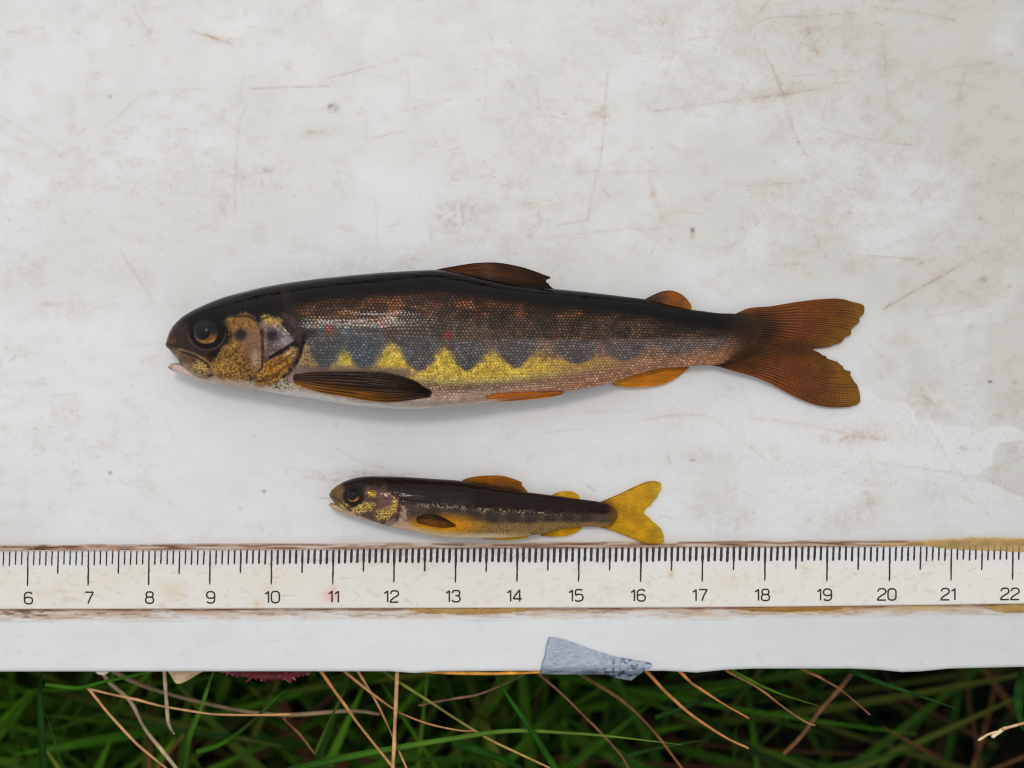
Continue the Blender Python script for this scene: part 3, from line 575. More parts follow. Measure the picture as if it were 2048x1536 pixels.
BT = prof([(331, 691), (332, 684), (334, 676), (338, 665), (345, 652.5), (355, 641), (367, 631), (390, 618), (412, 607.6), (444, 595), (480, 585), (525, 574), (570, 566), (637, 557), (704, 550), (767, 544.5), (835, 540.5), (871, 539), (920, 545), (970, 556), (1020, 566), (1060, 572), (1104, 577), (1166, 583), (1233, 591), (1291, 598), (1340, 610), (1382, 619), (1439, 626.5), (1470, 627), (1500, 630), (1522, 634), (1540, 642), (1549, 652)], 6, 12)
BB = prof([(331, 691), (333, 694), (338, 699), (352, 716), (362, 729), (372, 741), (384, 751), (401, 760), (435, 768), (491, 776), (525, 782), (570, 789.5), (637, 799.6), (704, 811), (767, 816), (812, 818.5), (857, 817), (902, 814.5), (947, 809), (976, 805), (1050, 796), (1125, 786.5), (1166, 779), (1200, 772), (1266, 751), (1316, 738), (1382, 732), (1439, 730), (1465, 727), (1490, 718), (1512, 706), (1535, 692), (1549, 680)], 6, 12)
BTh = prof([(331, 14), (338, 42), (352, 66), (370, 84), (400, 106), (450, 126), (550, 142), (700, 148), (900, 138), (1100, 112), (1300, 74), (1430, 46), (1480, 28), (1515, 13), (1549, 1.5)], 8, 10)
BZc = prof([(331, 56), (400, 62), (600, 74), (800, 74), (1000, 64), (1200, 48), (1400, 28), (1480, 21), (1515, 17.5), (1549, 15)], 10)
big = thing("trout", "larger dark-backed trout with yellow flank band, slate blotches and brown forked tail", "fish")
BIG = Body(BT, BB, BTh, BZc, 331, 1549)

def paint_big(X, Y, t):
    yt = BT(X); yb = BB(X); dep = yb - yt; dz = np.zeros(X.shape)
    wob = 9 * (fbm(X / 40, Y / 25, 2, 3) - .5)
    # --- trunk: colours of the zone and of the scale centres, blended by the scale lattice
    pitch = np.interp(X, [600, 1000, 1400, 1550], [7.4, 7.2, 6.2, 5.4])
    xg = np.arange(320, 1560.0); cu = np.concatenate([[0], np.cumsum(1 / np.interp(xg, [600, 1000, 1400, 1550], [7.4, 7.2, 6.2, 5.4]))[:-1]]) * 7.4
    d, r, du, dq = scales(np.interp(X, xg, cu), (Y - 680) * 5.8 / (pitch * .78), 0.0, 7.4, 5.8, 4)
    spot = sstep(.52, .24, d + .10 * sstep(665, 630, Y))
    base = np.zeros(X.shape + (3,)); lite = np.zeros(X.shape + (3,))
    base[:] = (12, 8, 6); lite[:] = (24, 16, 12)
    lat = np.interp(X, [331, 600, 900, 1200, 1400, 1550], [672, 668, 672, 674, 672, 668])     # lateral line
    o0 = np.interp(X, [600, 700, 850, 1000, 1104, 1300, 1420, 1550], [610, 592, 585, 590, 600, 622, 640, 655]) + wob
    m = sstep(-14, 20, Y - o0)
    base = mixc(base, m * .8, (30, 17, 12)); lite = mixc(lite, m * (.45 + .6 * sstep(.35, .6, fbm(X / 30, Y / 14, 9, 3))), (182, 114, 66))
    m = sstep(-16, 10, Y - np.interp(X, [600, 760, 900, 1100, 1300, 1550], [642, 646, 640, 642, 648, 655]) - wob)
    base = mixc(base, m, (34, 26, 21)); lite = mixc(lite, m, (104, 90, 74)); wm = m * sstep(900, 1250, X); base = mixc(base, wm * .8, (38, 24, 17)); lite = mixc(lite, wm * .7, (110, 76, 54))
    m = sstep(-6, 14, Y - lat - 4 - wob * .5)
    base = mixc(base, m, (54, 38, 30)); lite = mixc(lite, m, (124, 100, 86)); wm = m * sstep(950, 1250, X); base = mixc(base, wm * .8, (70, 44, 32)); lite = mixc(lite, wm * .8, (150, 104, 78))
    # bluish scale colour on the front flank
    m = np.exp(-((X - 690) / 95) ** 2) * sstep(640, 668, Y) * sstep(760, 735, Y); base = mixc(base, m * .9, (38, 40, 41)); lite = mixc(lite, m * .95, (116, 126, 130))
    # dark upper bars
    for (cx, cy, a, b) in [(893, 608, 14, 22), (932, 628, 10, 14), (1000, 640, 26, 24), (1080, 650, 36, 22), (1110, 612, 12, 16), (1165, 655, 30, 18), (1235, 655, 26, 18), (1270, 622, 10, 12), (1330, 662, 36, 12), (1420, 665, 26, 12), (820, 640, 30, 12), (985, 648, 8, 12)]:
        k = ell(X + wob, Y, cx, cy, a, b, .6) * .65; base = mixc(base, k, (20, 15, 13)); lite = mixc(lite, k, (62, 54, 46))
    up_ = sstep(6, -3, Y - lat - 3) * sstep(700, 900, X); mot = sstep(.44, .62, fbm(X / 20, Y / 13, 3, 4)); base = mixc(base, up_ * mot * .8, (16, 11, 9)); lite = mixc(lite, up_ * mot * .45, (64, 46, 34))
    lo_ = sstep(-1, 5, Y - lat - 4) * sstep(900, 1050, X) * sstep(1480, 1380, X); base = mixc(base, lo_ * .45, (98, 78, 70)); lite = mixc(lite, lo_ * .45, (158, 130, 114))  # greyish-pink glare below the lateral line, painted into the scale colours
    # belly
    mb = sstep(-12, 26, Y - np.interp(X, [560, 760, 850, 960, 1090, 1200, 1290, 1400, 1550], [752, 762, 770, 772, 760, 742, 722, 706, 700]) - wob)
    base = mixc(base, mb, (124, 84, 62)); lite = mixc(lite, mb, (206, 168, 138)); wm = mb * sstep(950, 1250, X); base = mixc(base, wm * .8, (112, 66, 40)); lite = mixc(lite, wm * .75, (196, 138, 96))
    base = mixc(base, mb * sstep(1380, 1480, X) * .7, (92, 62, 30)); lite = mixc(lite, mb * sstep(1400, 1500, X) * .7, (150, 100, 48))
    # yellow band, cut by the parr marks
    gl = np.interp(X, [600, 640, 760, 850, 960, 1090, 1200, 1290, 1340], [738, 744, 758, 766, 769, 757, 739, 725, 715]); gu = np.interp(X, [600, 760, 880, 985, 1100, 1205, 1290], [712, 690, 697, 704, 710, 712, 704])
    gold = sstep(-16, 9, Y - gu - 6 - wob * .8 + (r - .5) * 12) * sstep(10, -9, Y - gl - wob * .7) * np.interp(X, [612, 640, 660, 1000, 1120, 1220, 1320], [0, .5, .95, 1, .8, .45, 0])
    parr = np.zeros(X.shape)
    for (x0, x1, yb0, up) in [(622, 672, 742, 660), (703, 756, 739, 660), (808, 868, 741, 640), (903, 966, 741, 640), (1000, 1061, 735, 650), (1121, 1186, 728, 655), (1215, 1281, 721, 660), (1316, 1391, 708, 655), (1408, 1445, 704, 655)]:
        cx = (x0 + x1) / 2; w = (x1 - x0) / 2; hh = np.clip((Y - up) / (yb0 - up), 0, 1)
        wy_ = w * (1.62 - .62 * hh) * np.sqrt(np.clip(1 - np.clip((hh - .45) / .55, 0, 1) ** 2.2, 0, 1))
        parr = np.maximum(parr, sstep(-11, 8, (r - .5) * 9 + wy_ - np.abs(X - cx + wob * 1.1 + 5 * (vnoise(X / 9, Y / 9, 4) - .5))) * (Y < yb0 + 3) * sstep(up - 18, up + 34, Y + wob))
    gold = gold * (1 - parr) * (.75 + .4 * fbm(X / 18, Y / 14, 5, 3)); gold = np.clip(gold, 0, 1)
    ll = lat + 4 + 2 * (vnoise(X / 30, Y * 0, 4) - .5); pw = parr * np.interp(X, [600, 1000, 1250, 1450], [.85, .85, .75, .55]) * (1 - sstep(780, 950, X) * sstep(5, -4, Y - ll) * .9); base = mixc(base, pw, (44, 42, 42)); lite = mixc(lite, pw, (106, 103, 102)); br = sstep(.42, .62, fbm(X / 26, Y / 30, 10, 3)) * sstep(700, 660, Y) * sstep(625, 650, Y) * .7; base = mixc(base, br, (40, 27, 22)); lite = mixc(lite, br, (118, 92, 74))
    m = parr * np.exp(-((X - 720) / 60) ** 2); base = mixc(base, m * .6, (36, 42, 47)); lite = mixc(lite, m * .6, (98, 112, 120))
    base = base * .80 + lite * .20; lite2 = lite * (0.76 + .42 * r)[..., None] * (.8 + .4 * fbm(X / 22, Y / 16, 1, 3))[..., None]
    c = base * (1 - spot[..., None]) + lite2 * spot[..., None]
    fade = sstep(yt + 22, yt + 55, Y)      # scales vanish into the black of the back
    c = c * fade[..., None] + np.array([10., 7., 5.]) * (1 - fade[..., None])
    dd, rr = cells(X / 3.2, Y / 3.2, 5); fleck = sstep(.44, .20, dd + .25 * (vnoise(X / 6, Y / 6, 7) - .5))
    gc = np.ones(X.shape + (3,)) * np.array([250., 212., 84.]); gc *= (.86 + .3 * vnoise(X / 6, Y / 6, 9))[..., None]
    gc = mixc(gc, sstep(-8, 8, Y - gl + 12) * .5, (215, 195, 150)); gc = mixc(gc, fleck * .62, (74, 58, 28)); gc = mixc(gc, sstep(1000, 1200, X) * .5, (196, 146, 66))
    gc = gc * (1 - .16 * (1 - spot))[..., None]
    c = c * (1 - gold[..., None]) + gc * gold[..., None]
    # gold flecks peeping at the front patch, red spots
    for (cx, cy, a) in [(658, 659, 9), (766, 649, 8), (897, 669, 10), (690, 688, 4), (1110, 672, 5), (1010, 690, 5)]:
        k = ell(X, Y, cx, cy, a, a * 1.05, .45); c = mixc(c, k * (.25 + .45 * spot) * (1 if a > 7 else .4), (160, 46, 46))
    # pale throat and chest edge
    k = sstep(.86, .99, t + .05 * (vnoise(X / 12, Y / 8, 3) - .5)) * sstep(1180, 700, X); c = mixc(c, k * .9, (205, 196, 188))
    k = sstep(.92, 1.0, t) * sstep(700, 1000, X) * sstep(1250, 1000, X); c = mixc(c, k * .4, (205, 182, 160))
    # tail root: dark, without scales
    k = sstep(1480, 1535, X + 12 * (fbm(X / 14, Y / 7, 2, 3) - .5)) * sstep(724, 706, Y); c = mixc(c, k * .92, (30, 20, 15)); k = sstep(1505, 1540, X) * np.maximum(sstep(.22, .02, t), sstep(.62, .9, t)); c = mixc(c, k * .9, (98, 60, 22)); k = sstep(1536, 1549, X + 6 * (vnoise(X / 5, Y / 4, 3) - .5)); c = mixc(c, k * .8, (84, 48, 20))
    k = sstep(1430, 1490, X + 14 * (fbm(X / 12, Y / 8, 5, 3) - .5)) * sstep(694, 712, Y); c = mixc(c, k * .9, (74, 46, 20)); k = sstep(1525, 1549, X) * sstep(710, 690, Y); c = mixc(c, k, (42, 25, 13)); k = sstep(1450, 1500, X) * sstep(690, 706, Y); rs = .5 + .5 * np.cos(np.arctan2(Y - 690, X - 1400) * 120 + 3 * vnoise(X / 9, Y / 9, 2)); c = mixc(c, k * rs * .6, (40, 23, 10))
    k = sstep(1440, 1498, X - .25 * (Y - 680) + 16 * (fbm(X / 14, Y / 7, 8, 3) - .5)); c = mixc(c, k * .8, (48, 31, 18))
    trunk_dz = (spot - .5) * .22 * fade * sstep(1540, 1480, X)
    # --- head
    hb = Z1([(1200, 440), (1330, 560), (1400, 680), (1350, 850), (1300, 960), (1180, 1060), (1060, 1140), (900, 1300), (0, 1300), (0, 300), (700, 150), (1150, 150)])
    hsd = sdpoly(X, Y, hb); hm = sstep(-2.5, 2.5, hsd) * (X < 640); c = mixc(c, sstep(-26, -4, hsd + 8 * (vnoise(X / 9, Y / 9, 3) - .5)) * sstep(690, 660, Y) * (X < 700) * .9, (34, 25, 21))
    hc = np.ones(X.shape + (3,)) * np.array([15., 11., 9.])
    fd, fr = cells(X / 4.7, Y / 4.7, 2); fk = sstep(.42, .22, fd + .3 * (vnoise(X / 5, Y / 5, 3) - .5)) * (fr > .15) 
    fd2, fr2 = cells(X / 2.6, Y / 2.6, 6); fk2 = sstep(.45, .2, fd2)
    nr = int((X[:, 0] < 900).sum())
    def psd(pts):
        q = closed(Z1(pts))
        d_ = np.full(X.shape, -999.0); d_[:nr] = sdpoly(X[:nr], Y[:nr], q); return d_
    pn = 8 * (vnoise(X / 9, Y / 9, 8) - .5) + 6 * (vnoise(X / 3.2, Y / 3.2, 6) - .5)
    def pm(pts, soft=3): return sstep(-soft - 3.5, soft + 3.5, psd(pts) + pn)
    snout = pm([(140, 720), (230, 560), (330, 560), (400, 760), (560, 860), (560, 940), (300, 930), (150, 800)], 6); hc = mixc(hc, snout * .8, (58, 42, 33))
    hc = mixc(hc, ell(X, Y, 344, 682, 7, 7, .5) * .8, (98, 58, 34))
    thr = pm([(120, 930), (330, 960), (480, 1040), (640, 1010), (900, 1060), (1080, 1110), (1080, 1250), (100, 1200)], 5); hc = mixc(hc, thr, (186, 160, 142)); hc = mixc(hc, thr * sstep(.45, .7, fbm(X / 14, Y / 8, 4, 3)) * .45, (150, 122, 104)); hc = mixc(hc, thr * sstep(480, 560, X) * .5, (198, 190, 176))
    chk = pm([(690, 510), (790, 485), (890, 490), (960, 560), (1000, 700), (1015, 860), (1020, 950), (930, 1050), (700, 1060), (550, 1000), (560, 890), (650, 800), (730, 700), (690, 600)])
    clump = sstep(.35, .65, fbm(X / 11, Y / 10, 7, 3)); hc = mixc(hc, chk, (178, 132, 64)); hc = mixc(hc, chk * (1 - clump) * .6, (116, 78, 40)); hc = mixc(hc, chk * sstep(.5, .75, vnoise(X / 4, Y / 4, 9)) * sstep(690, 650, Y) * .7, (52, 36, 22)); hc = mixc(hc, chk * sstep(690, 640, Y) * .55, (118, 80, 40))
    hc = mixc(hc, chk * ell(X, Y, 508, 690, 22, 34, .7) * .75, (126, 94, 84)); hc = mixc(hc, chk * ell(X, Y, 512, 718, 10, 17, .7) * .7, (196, 170, 140))
    hc = mixc(hc, chk * ell(X, Y, 445, 735, 22, 14, .6) * .5, (214, 178, 84))
    hc = mixc(hc, chk * np.maximum(fk * .9, fk2 * .25) * sstep(660, 715, Y + .3 * (X - 470)) * (1 - .5 * ell(X, Y, 508, 700, 18, 34, .5)), (40, 28, 18))
    sub = pm([(1050, 890), (1180, 830), (1300, 785), (1315, 850), (1230, 980), (1110, 1110), (940, 1100), (970, 1010)], 2); hc = mixc(hc, sub, (190, 138, 62)); hc = mixc(hc, sub * (1 - clump) * .5, (122, 80, 42))
    hc = mixc(hc, sub * ell(X, Y, 545, 742, 22, 8, .6) * .7, (222, 142, 40)); hc = mixc(hc, sub * ell(X, Y, 582, 705, 14, 10, .6) * .6, (226, 200, 140))
    hc = mixc(hc, sub * fk * .8, (50, 34, 20))
    for s_ in ([(1010, 1060), (1120, 1010), (1230, 930)], [(960, 1080), (1060, 1070), (1150, 1010)], [(1070, 960), (1180, 900), (1290, 810)]):
        hc = mixc(hc, sub * sstep(3.2, 1.0, dline(X, Y, Z1(s_))) * .6, (70, 42, 26))
    opr = pm([(985, 530), (1060, 500), (1180, 560), (1262, 650), (1302, 718), (1200, 790), (1060, 872), (1010, 850), (1005, 700)], 2); hc = mixc(hc, opr, (104, 86, 80)); hc = mixc(hc, opr * (1 - clump) * .35, (92, 76, 80))
    hc = mixc(hc, opr * ell(X, Y, 574, 688, 13, 17, .7) * .7, (166, 158, 164)); hc = mixc(hc, opr * sstep(550, 525, X) * .4, (150, 108, 84))
    hc = mixc(hc, opr * sstep(658, 638, Y + .15 * (560 - X) + pn), (196, 152, 50)); hc = mixc(hc, opr * np.maximum(fk2 * .4, fk * .35), (58, 44, 44)); hc = mixc(hc, opr * sstep(.55, .8, vnoise(X / 2.8, Y / 2.8, 4)) * .35, (206, 198, 196))
    for cx, cy, a, b in [(480.5, 669, 12.5, 12), (544.5, 671.5, 11.5, 11.5)]: hc = mixc(hc, ell(X + pn * .5, Y, cx, cy, a, b, .55) * .9, (34, 29, 34))
    seam = sstep(3.6, 1.2, dline(X, Y, Z1([(900, 520), (960, 560), (1000, 680), (1004, 850), (1000, 960), (930, 1030)]))); hc = mixc(hc, seam * (.25 + .7 * sstep(.3, .6, vnoise(X / 12, Y / 12, 5))), (62, 42, 36))
    edge = sstep(4.2, 1.4, dline(X, Y, Z1([(1180, 560), (1262, 655), (1302, 720), (1210, 790), (1065, 872)]))); hc = mixc(hc, edge * (.6 + .35 * vnoise(X / 10, Y / 10, 2)), (30, 22, 20))
    top_seam = sstep(3.5, 1., dline(X, Y, Z1([(700, 500), (880, 500), (960, 545), (1180, 450)]))); hc = mixc(hc, top_seam * .6, (18, 15, 14))
    gill = pm([(1180, 470), (1290, 500), (1390, 620), (1350, 720), (1330, 860), (1250, 1000), (1300, 850), (1310, 760), (1300, 690), (1250, 600)], 3) ; hc = mixc(hc, gill * .8, (62, 46, 42))
    mx = pm([(175, 795), (270, 805), (400, 860), (520, 915), (562, 1000), (490, 1045), (400, 1005), (300, 920)], 2); hc = mixc(hc, mx, (140, 108, 70))
    hc = mixc(hc, mx * ell(X, Y, 375, 715, 20, 12, .6) * .7, (74, 52, 36)); hc = mixc(hc, mx * ell(X, Y, 400, 735, 16, 12, .5) * .7, (198, 164, 92)); hc = mixc(hc, mx * fk * .85 * sstep(375, 390, X), (38, 28, 20))
    lip = sstep(3.2, 1.2, dline(X, Y, Z1([(165, 790), (230, 860), (300, 925), (400, 1012), (480, 1045)]))); hc = mixc(hc, lip * .55, (160, 126, 90))
    ml = sstep(3., 1., dline(X, Y, Z1([(270, 795), (400, 835), (520, 905), (552, 960), (560, 1010)]))); hc = mixc(hc, ml * .45, (170, 132, 88))
    ml2 = sstep(2.4, .8, dline(X, Y, Z1([(280, 815), (400, 860), (500, 915), (530, 960)]))); hc = mixc(hc, ml2 * .8, (38, 26, 20))
    orb = ell(X, Y, 415.5, 664, 39, 37, .12); hc = mixc(hc, orb * .9, (14, 12, 13))
    rim = sstep(3.0, 1.2, np.abs(np.hypot((X - 414) / 1.04, Y - 664) - 36)) * sstep(655, 680, Y); hc = mixc(hc, rim * .55, (96, 70, 48))
    c = c * (1 - hm[..., None]) + hc * hm[..., None]
    shoulder = pm([(1335, 690), (1400, 760), (1440, 850), (1490, 950), (1280, 965), (1330, 830)], 3) * (1 - hm) ; sc = mixc(np.ones(X.shape + (3,)) * np.array([186., 152., 104.]), np.maximum(fk * .7, fk2 * .5), (52, 40, 28))
    c = c * (1 - shoulder[..., None]) + sc * shoulder[..., None]
    isth = pm([(1100, 1115), (1250, 1040), (1300, 1130), (1210, 1190), (1110, 1160)], 3); sc = mixc(np.ones(X.shape + (3,)) * np.array([196., 184., 160.]), fk * .85, (62, 54, 42)); c = c * (1 - isth[..., None]) + sc * isth[..., None]
    ax = pm([(1290, 975), (1500, 958), (2040, 950), (2300, 975), (2300, 1030), (1290, 1100), (1240, 1050)], 5) * .85; c = mixc(c, ax, (122, 98, 90))
    c = mixc(c, pm([(1250, 1010), (1400, 1010), (1420, 1090), (1270, 1100)], 6) * .7, (176, 140, 138))
    chest = sstep(0, 12, Y - np.interp(X, [540, 600, 700, 860], [778, 776, 797, 812])) * sstep(880, 780, X) * (X > 520); c = mixc(c, chest * .9, (204, 200, 194))
    # relief of the head's plates
    sd = psd([(985, 530), (1060, 500), (1180, 560), (1262, 650), (1302, 718), (1200, 790), (1060, 872), (1010, 850), (1005, 700)]); dz += 3.4 * sstep(-1.5, 5, sd) * hm
    sd = psd([(1050, 890), (1180, 830), (1300, 785), (1315, 850), (1230, 980), (1110, 1110), (940, 1100), (970, 1010)]); dz += 2.6 * sstep(-1.5, 5, sd)
    sd = psd([(175, 795), (270, 805), (400, 860), (520, 915), (562, 1000), (490, 1045), (400, 1005), (300, 920)]); dz += 3.2 * sstep(-1.5, 6, sd)
    dz += 2.2 * chk - 1.8 * seam * hm - 1.5 * edge - 4 * ell(X, Y, 415, 664, 40, 38, .2) * sstep(.2, .3, t + .3)
    dz += hm * 1.1 * (fbm(X / 9, Y / 9, 5, 3) - .5) 
    dz += trunk_dz * (1 - hm) * (1 - shoulder)
    met = np.clip(np.maximum(gold * .2, hm * np.maximum(np.maximum(chk, sub), opr * .9) * (1 - fk) * .7) + spot * mb * .5 + spot * (1 - hm) * .14 * fade + shoulder * .7, 0, 1)
    # slight wrinkles in the slime on the back
    dz += .9 * (fbm(X / 60, Y / 9, 6, 3) - .5) * sstep(.05, .2, t)
    return c, dz, met
BIG.build("body", 940, 190, paint_big, M_fish, big)

def fish_eye(parent, B, cx, cy, R, rp, px_, py_, lift, iris, dark):
    n, m = 18, 40
    rr = np.linspace(0, 1, n)[:, None]; th = np.linspace(0, 2 * np.pi, m, endpoint=False)[None]
    X = cx + R * rr * np.cos(th); Y = cy + R * .96 * rr * np.sin(th)
    zb = float(B.surf(np.array([cx]), np.array([cy]))[0])
    edge = B.surf(cx + R * np.cos(th), cy + R * np.sin(th)) - 6
    Z = edge * rr ** 2 + (zb + lift) * (1 - rr ** 2)
    ang = np.broadcast_to(th, X.shape); low = .5 + .5 * np.sin(ang)
    c = np.ones(X.shape + (3,)) * np.array(dark, float)
    c = mixc(c, sstep(.55, .9, low + .12 * np.cos(ang)) * sstep(1.0, .86, rr) * .95, iris); c = mixc(c, sstep(.6, .9, low) * np.exp(-((rr - .86) / .08) ** 2) * np.exp(-((ang - .85) / .4) ** 2) * .8, (206, 164, 104))
    rp_ = np.hypot(X - px_, Y - py_); c = mixc(c, np.exp(-((rp_ - rp * 1.12) / (rp * .12)) ** 2) * sstep(.5, .95, low) * .7, (180, 124, 58))
    c *= (.8 + .4 * vnoise(X / 3, Y / 3, 2))[..., None]
    e = obj("eye", raw_mesh("eye", P3(X, Y, Z).reshape(-1, 3), grid_faces(n, m, wrap=True), lin(np.clip(c, 0, 255)).reshape(-1, 3)), M_eye, parent)
    X = px_ + rp * rr * np.cos(th); Y = py_ + rp * 1.05 * rr * np.sin(th)
    fr = np.hypot(X - cx, Y - cy) / R; zs = (zb + lift) * (1 - fr ** 2) + (zb - 8) * fr ** 2
    Z = zs + 2.2 * np.sqrt(np.clip(1 - rr ** 2, 0, 1)) - .6
    c = np.ones(X.shape + (3,)) * np.array([15., 17., 23.])
    obj("pupil", raw_mesh("pupil", P3(X, Y, Z).reshape(-1, 3), grid_faces(n, m, wrap=True), lin(c).reshape(-1, 3)), M_eye, e)
fish_eye(big, BIG, 412, 664, 28, 20.0, 410.5, 661, 7, (98, 60, 28), (14, 12, 13))

def jaw(parent, pts_top, pts_bot, B, z, th, c_in, c_out, mat):
    T, O = catmull(pts_top, 60), catmull(pts_bot, 60); k = 22
    ph = np.linspace(0, 2 * np.pi, k, endpoint=False); yc = (T + O) / 2; a = (O - T) / 2
    X = yc[:, None, 0] - a[:, None, 0] * np.cos(ph); Y = yc[:, None, 1] - a[:, None, 1] * np.cos(ph)
    tt = np.linspace(0, 1, 60)[:, None]
    Z = z + (th * (.35 + .65 * np.sqrt(tt))) * np.sin(ph)[None] + 0 * X
    c = np.ones(X.shape + (3,)) * np.array(c_out, float); c = mixc(c, sstep(.15, .0, tt) * np.ones_like(X) * .55, (98, 78, 66)); c = mixc(c, sstep(.3, .9, np.cos(ph)[None] * np.ones_like(X)) * .6, c_in)
    obj("lower_jaw", raw_mesh("lower_jaw", P3(X, Y, Z).reshape(-1, 3), grid_faces(60, k, wrap=True), lin(np.clip(c, 0, 255)).reshape(-1, 3)), mat, parent)
jaw(big, [(335.5, 734), (342, 728), (352, 726), (366, 728), (385, 738), (420, 748), (470, 760)], [(336, 736), (345, 742), (367, 751), (401, 762), (435, 768.5), (470, 774)], BIG, 54, 22, (158, 122, 112), (200, 178, 164), M_fish)

def fin(name, A, O, T, B, nu, nv, zf, colf, rays, mat, parent, thick=2.0, ripple=1.0, ragged=0.0, label=None):
    X, Y, U, V = coons(A, O, T, B, nu, nv, 3.0 if name == 'caudal_fin' else 1.0)
    if ragged:
        w = sstep(.85, 1, V); X = X + ragged * w * (vnoise(U * rays * 1.0, V * 2, 3) - .5) * 2; Y = Y + ragged * w * (vnoise(U * rays * 1.2, V * 2, 6) - .5)
    sp = U * rays + .25 * (vnoise(U * 30, V * .6, 5) - .5); s1 = .5 + .5 * np.cos(2 * np.pi * sp)
    br = sstep(.35, .6, V); s2 = .5 + .5 * np.cos(4 * np.pi * sp + .5); st = s1 * (1 - br) + s2 * br
    seg = .5 + .5 * np.cos(2 * np.pi * V * 34 + 6 * U)
    Z = zf(X, Y, U, V) + ripple * (st - .5) + .8 * (fbm(X / 25, Y / 18, 4, 3) - .5)
    c = colf(X, Y, U, V, st, seg)
    o = sheet(name, X, Y, Z, thick, c, mat, parent)
    if label: o["label"] = label
    return o
def col_tail(X, Y, U, V, st, seg):
    c = np.ones(X.shape + (3,)) * np.array([150., 78., 26.])
    c = mixc(c, sstep(.58, 1, V) * .8, (150, 110, 26)); c = mixc(c, sstep(.42, .12, V + .12 * (vnoise(U * 40, V * 4, 2) - .5)) * np.exp(-((U - .42) / .26) ** 4) * .9, (40, 25, 15)); c = mixc(c, sstep(.10, .0, V) * .85, (46, 30, 17)); c = mixc(c, sstep(.34, .05, V + .1 * (vnoise(U * 50, V * 3, 4) - .5)) * sstep(.02, .12, U) * .75, (58, 34, 16))
    c = mixc(c, np.exp(-((U - .5) / .12) ** 2) * .65, (82, 44, 18))
    c = mixc(c, sstep(.65, .1, st) * .55 * sstep(.02, .15, V) * sstep(1.0, .75, V + .3 * (vnoise(U * 60, V * 6, 7) - .5)), (52, 26, 9)); c = mixc(c, sstep(.7, 1, st) * .35, (196, 138, 62)); c = mixc(c, (seg > .75) * .16, (60, 32, 12))
    c = mixc(c, np.maximum(sstep(.045, .0, U), sstep(.955, 1, U)) * .6, (150, 82, 28))
    c *= (.82 + .36 * fbm(X / 30, Y / 24, 3, 4))[..., None]
    return c
tail_top = [(1472, 627), (1500, 616), (1541, 612.5), (1593, 604), (1640, 598.5), (1680, 597.5), (1712, 605)]
tail_bot = [(1425, 731), (1440, 734), (1470, 743), (1505, 752.5), (1541, 767), (1567, 781.5), (1602, 799), (1637, 811), (1670, 815), (1700, 813)]
tail_out = [(1712, 605), (1724, 611), (1727, 617), (1722, 634), (1713, 648), (1699, 667), (1678, 686), (1655, 694), (1640, 696), (1627, 699), (1635, 706), (1655, 715), (1681, 730), (1702, 748), (1714, 769), (1719, 788), (1719, 801), (1711, 810), (1700, 813)]
tail_base = [(1472, 627), (1500, 642), (1514, 668), (1484, 700), (1425, 731)]
fin("caudal_fin", tail_base, tail_out, tail_top, tail_bot, 300, 130, lambda X, Y, U, V: np.where(X < 1552, np.maximum(17 - 10 * V + 3 * np.sin(U * 7), BIG.surf(X, Y) + 1.6 * sstep(0, .06, V)), 17 - 10 * V + 3 * np.sin(U * 7)), col_tail, 34, M_fin, big, 2.5, .8, 3.5)
def col_dorsal(X, Y, U, V, st, seg):
    c = np.ones(X.shape + (3,)) * np.array([104., 62., 28.]); c = mixc(c, sstep(.55, .95, U) * .85, (30, 20, 14)); c = mixc(c, sstep(.6, 1, V) * .5, (34, 22, 15))
    c = mixc(c, sstep(.5, .1, st) * .7, (30, 18, 10)); c = mixc(c, np.exp(-(U / .05) ** 2) * .7, (46, 32, 22)); c = mixc(c, sstep(.8, 1, st) * .3 * (V < .6), (168, 102, 46))
    return c * (.7 + .6 * fbm(X / 40, Y / 6, 3, 3))[..., None]
fin("dorsal_fin", [(868, 540), (870, 543), (872, 547)], [(1096, 552), (1100, 556), (1092, 561), (1098, 569), (1106, 578)], [(868, 540), (902, 533.5), (947, 526.5), (992, 525), (1037, 532.5), (1070, 542.5), (1096, 552)],
    [(872, 547), (925, 556), (970, 568), (1037, 577), (1106, 579)], 90, 150, lambda X, Y, U, V: BIG.zc(X) + 2 + 16 * U ** 1.3 - 6 * (1 - U), col_dorsal, 13, M_fin, big, 2.2, 1.6, 1.5)
def col_adip(X, Y, U, V, st, seg):
    c = np.ones(X.shape + (3,)) * np.array([150., 88., 24.]); c = mixc(c, sstep(.6, .1, V) * .8, (50, 34, 24)); c = mixc(c, sstep(.75, 1, V) * .6, (196, 122, 26)); return c * (.8 + .4 * fbm(X / 8, Y / 8, 2, 3))[..., None]
fin("adipose_fin", [(1290, 598), (1291, 600), (1293, 603)], [(1380, 606), (1383, 613), (1382, 622)], [(1290, 598), (1308, 589), (1325, 582.5), (1343, 581), (1358, 586), (1370, 594), (1380, 606)], [(1293, 603), (1320, 612), (1350, 618), (1382, 624)], 40, 60, lambda X, Y, U, V: BIG.zc(X) + 5 * U, col_adip, 3, M_fin, big, 4, .3)
def over_body(B, lift): return lambda X, Y, U, V: B.surf(X, Y) + lift + 2 * np.sin(np.pi * U)
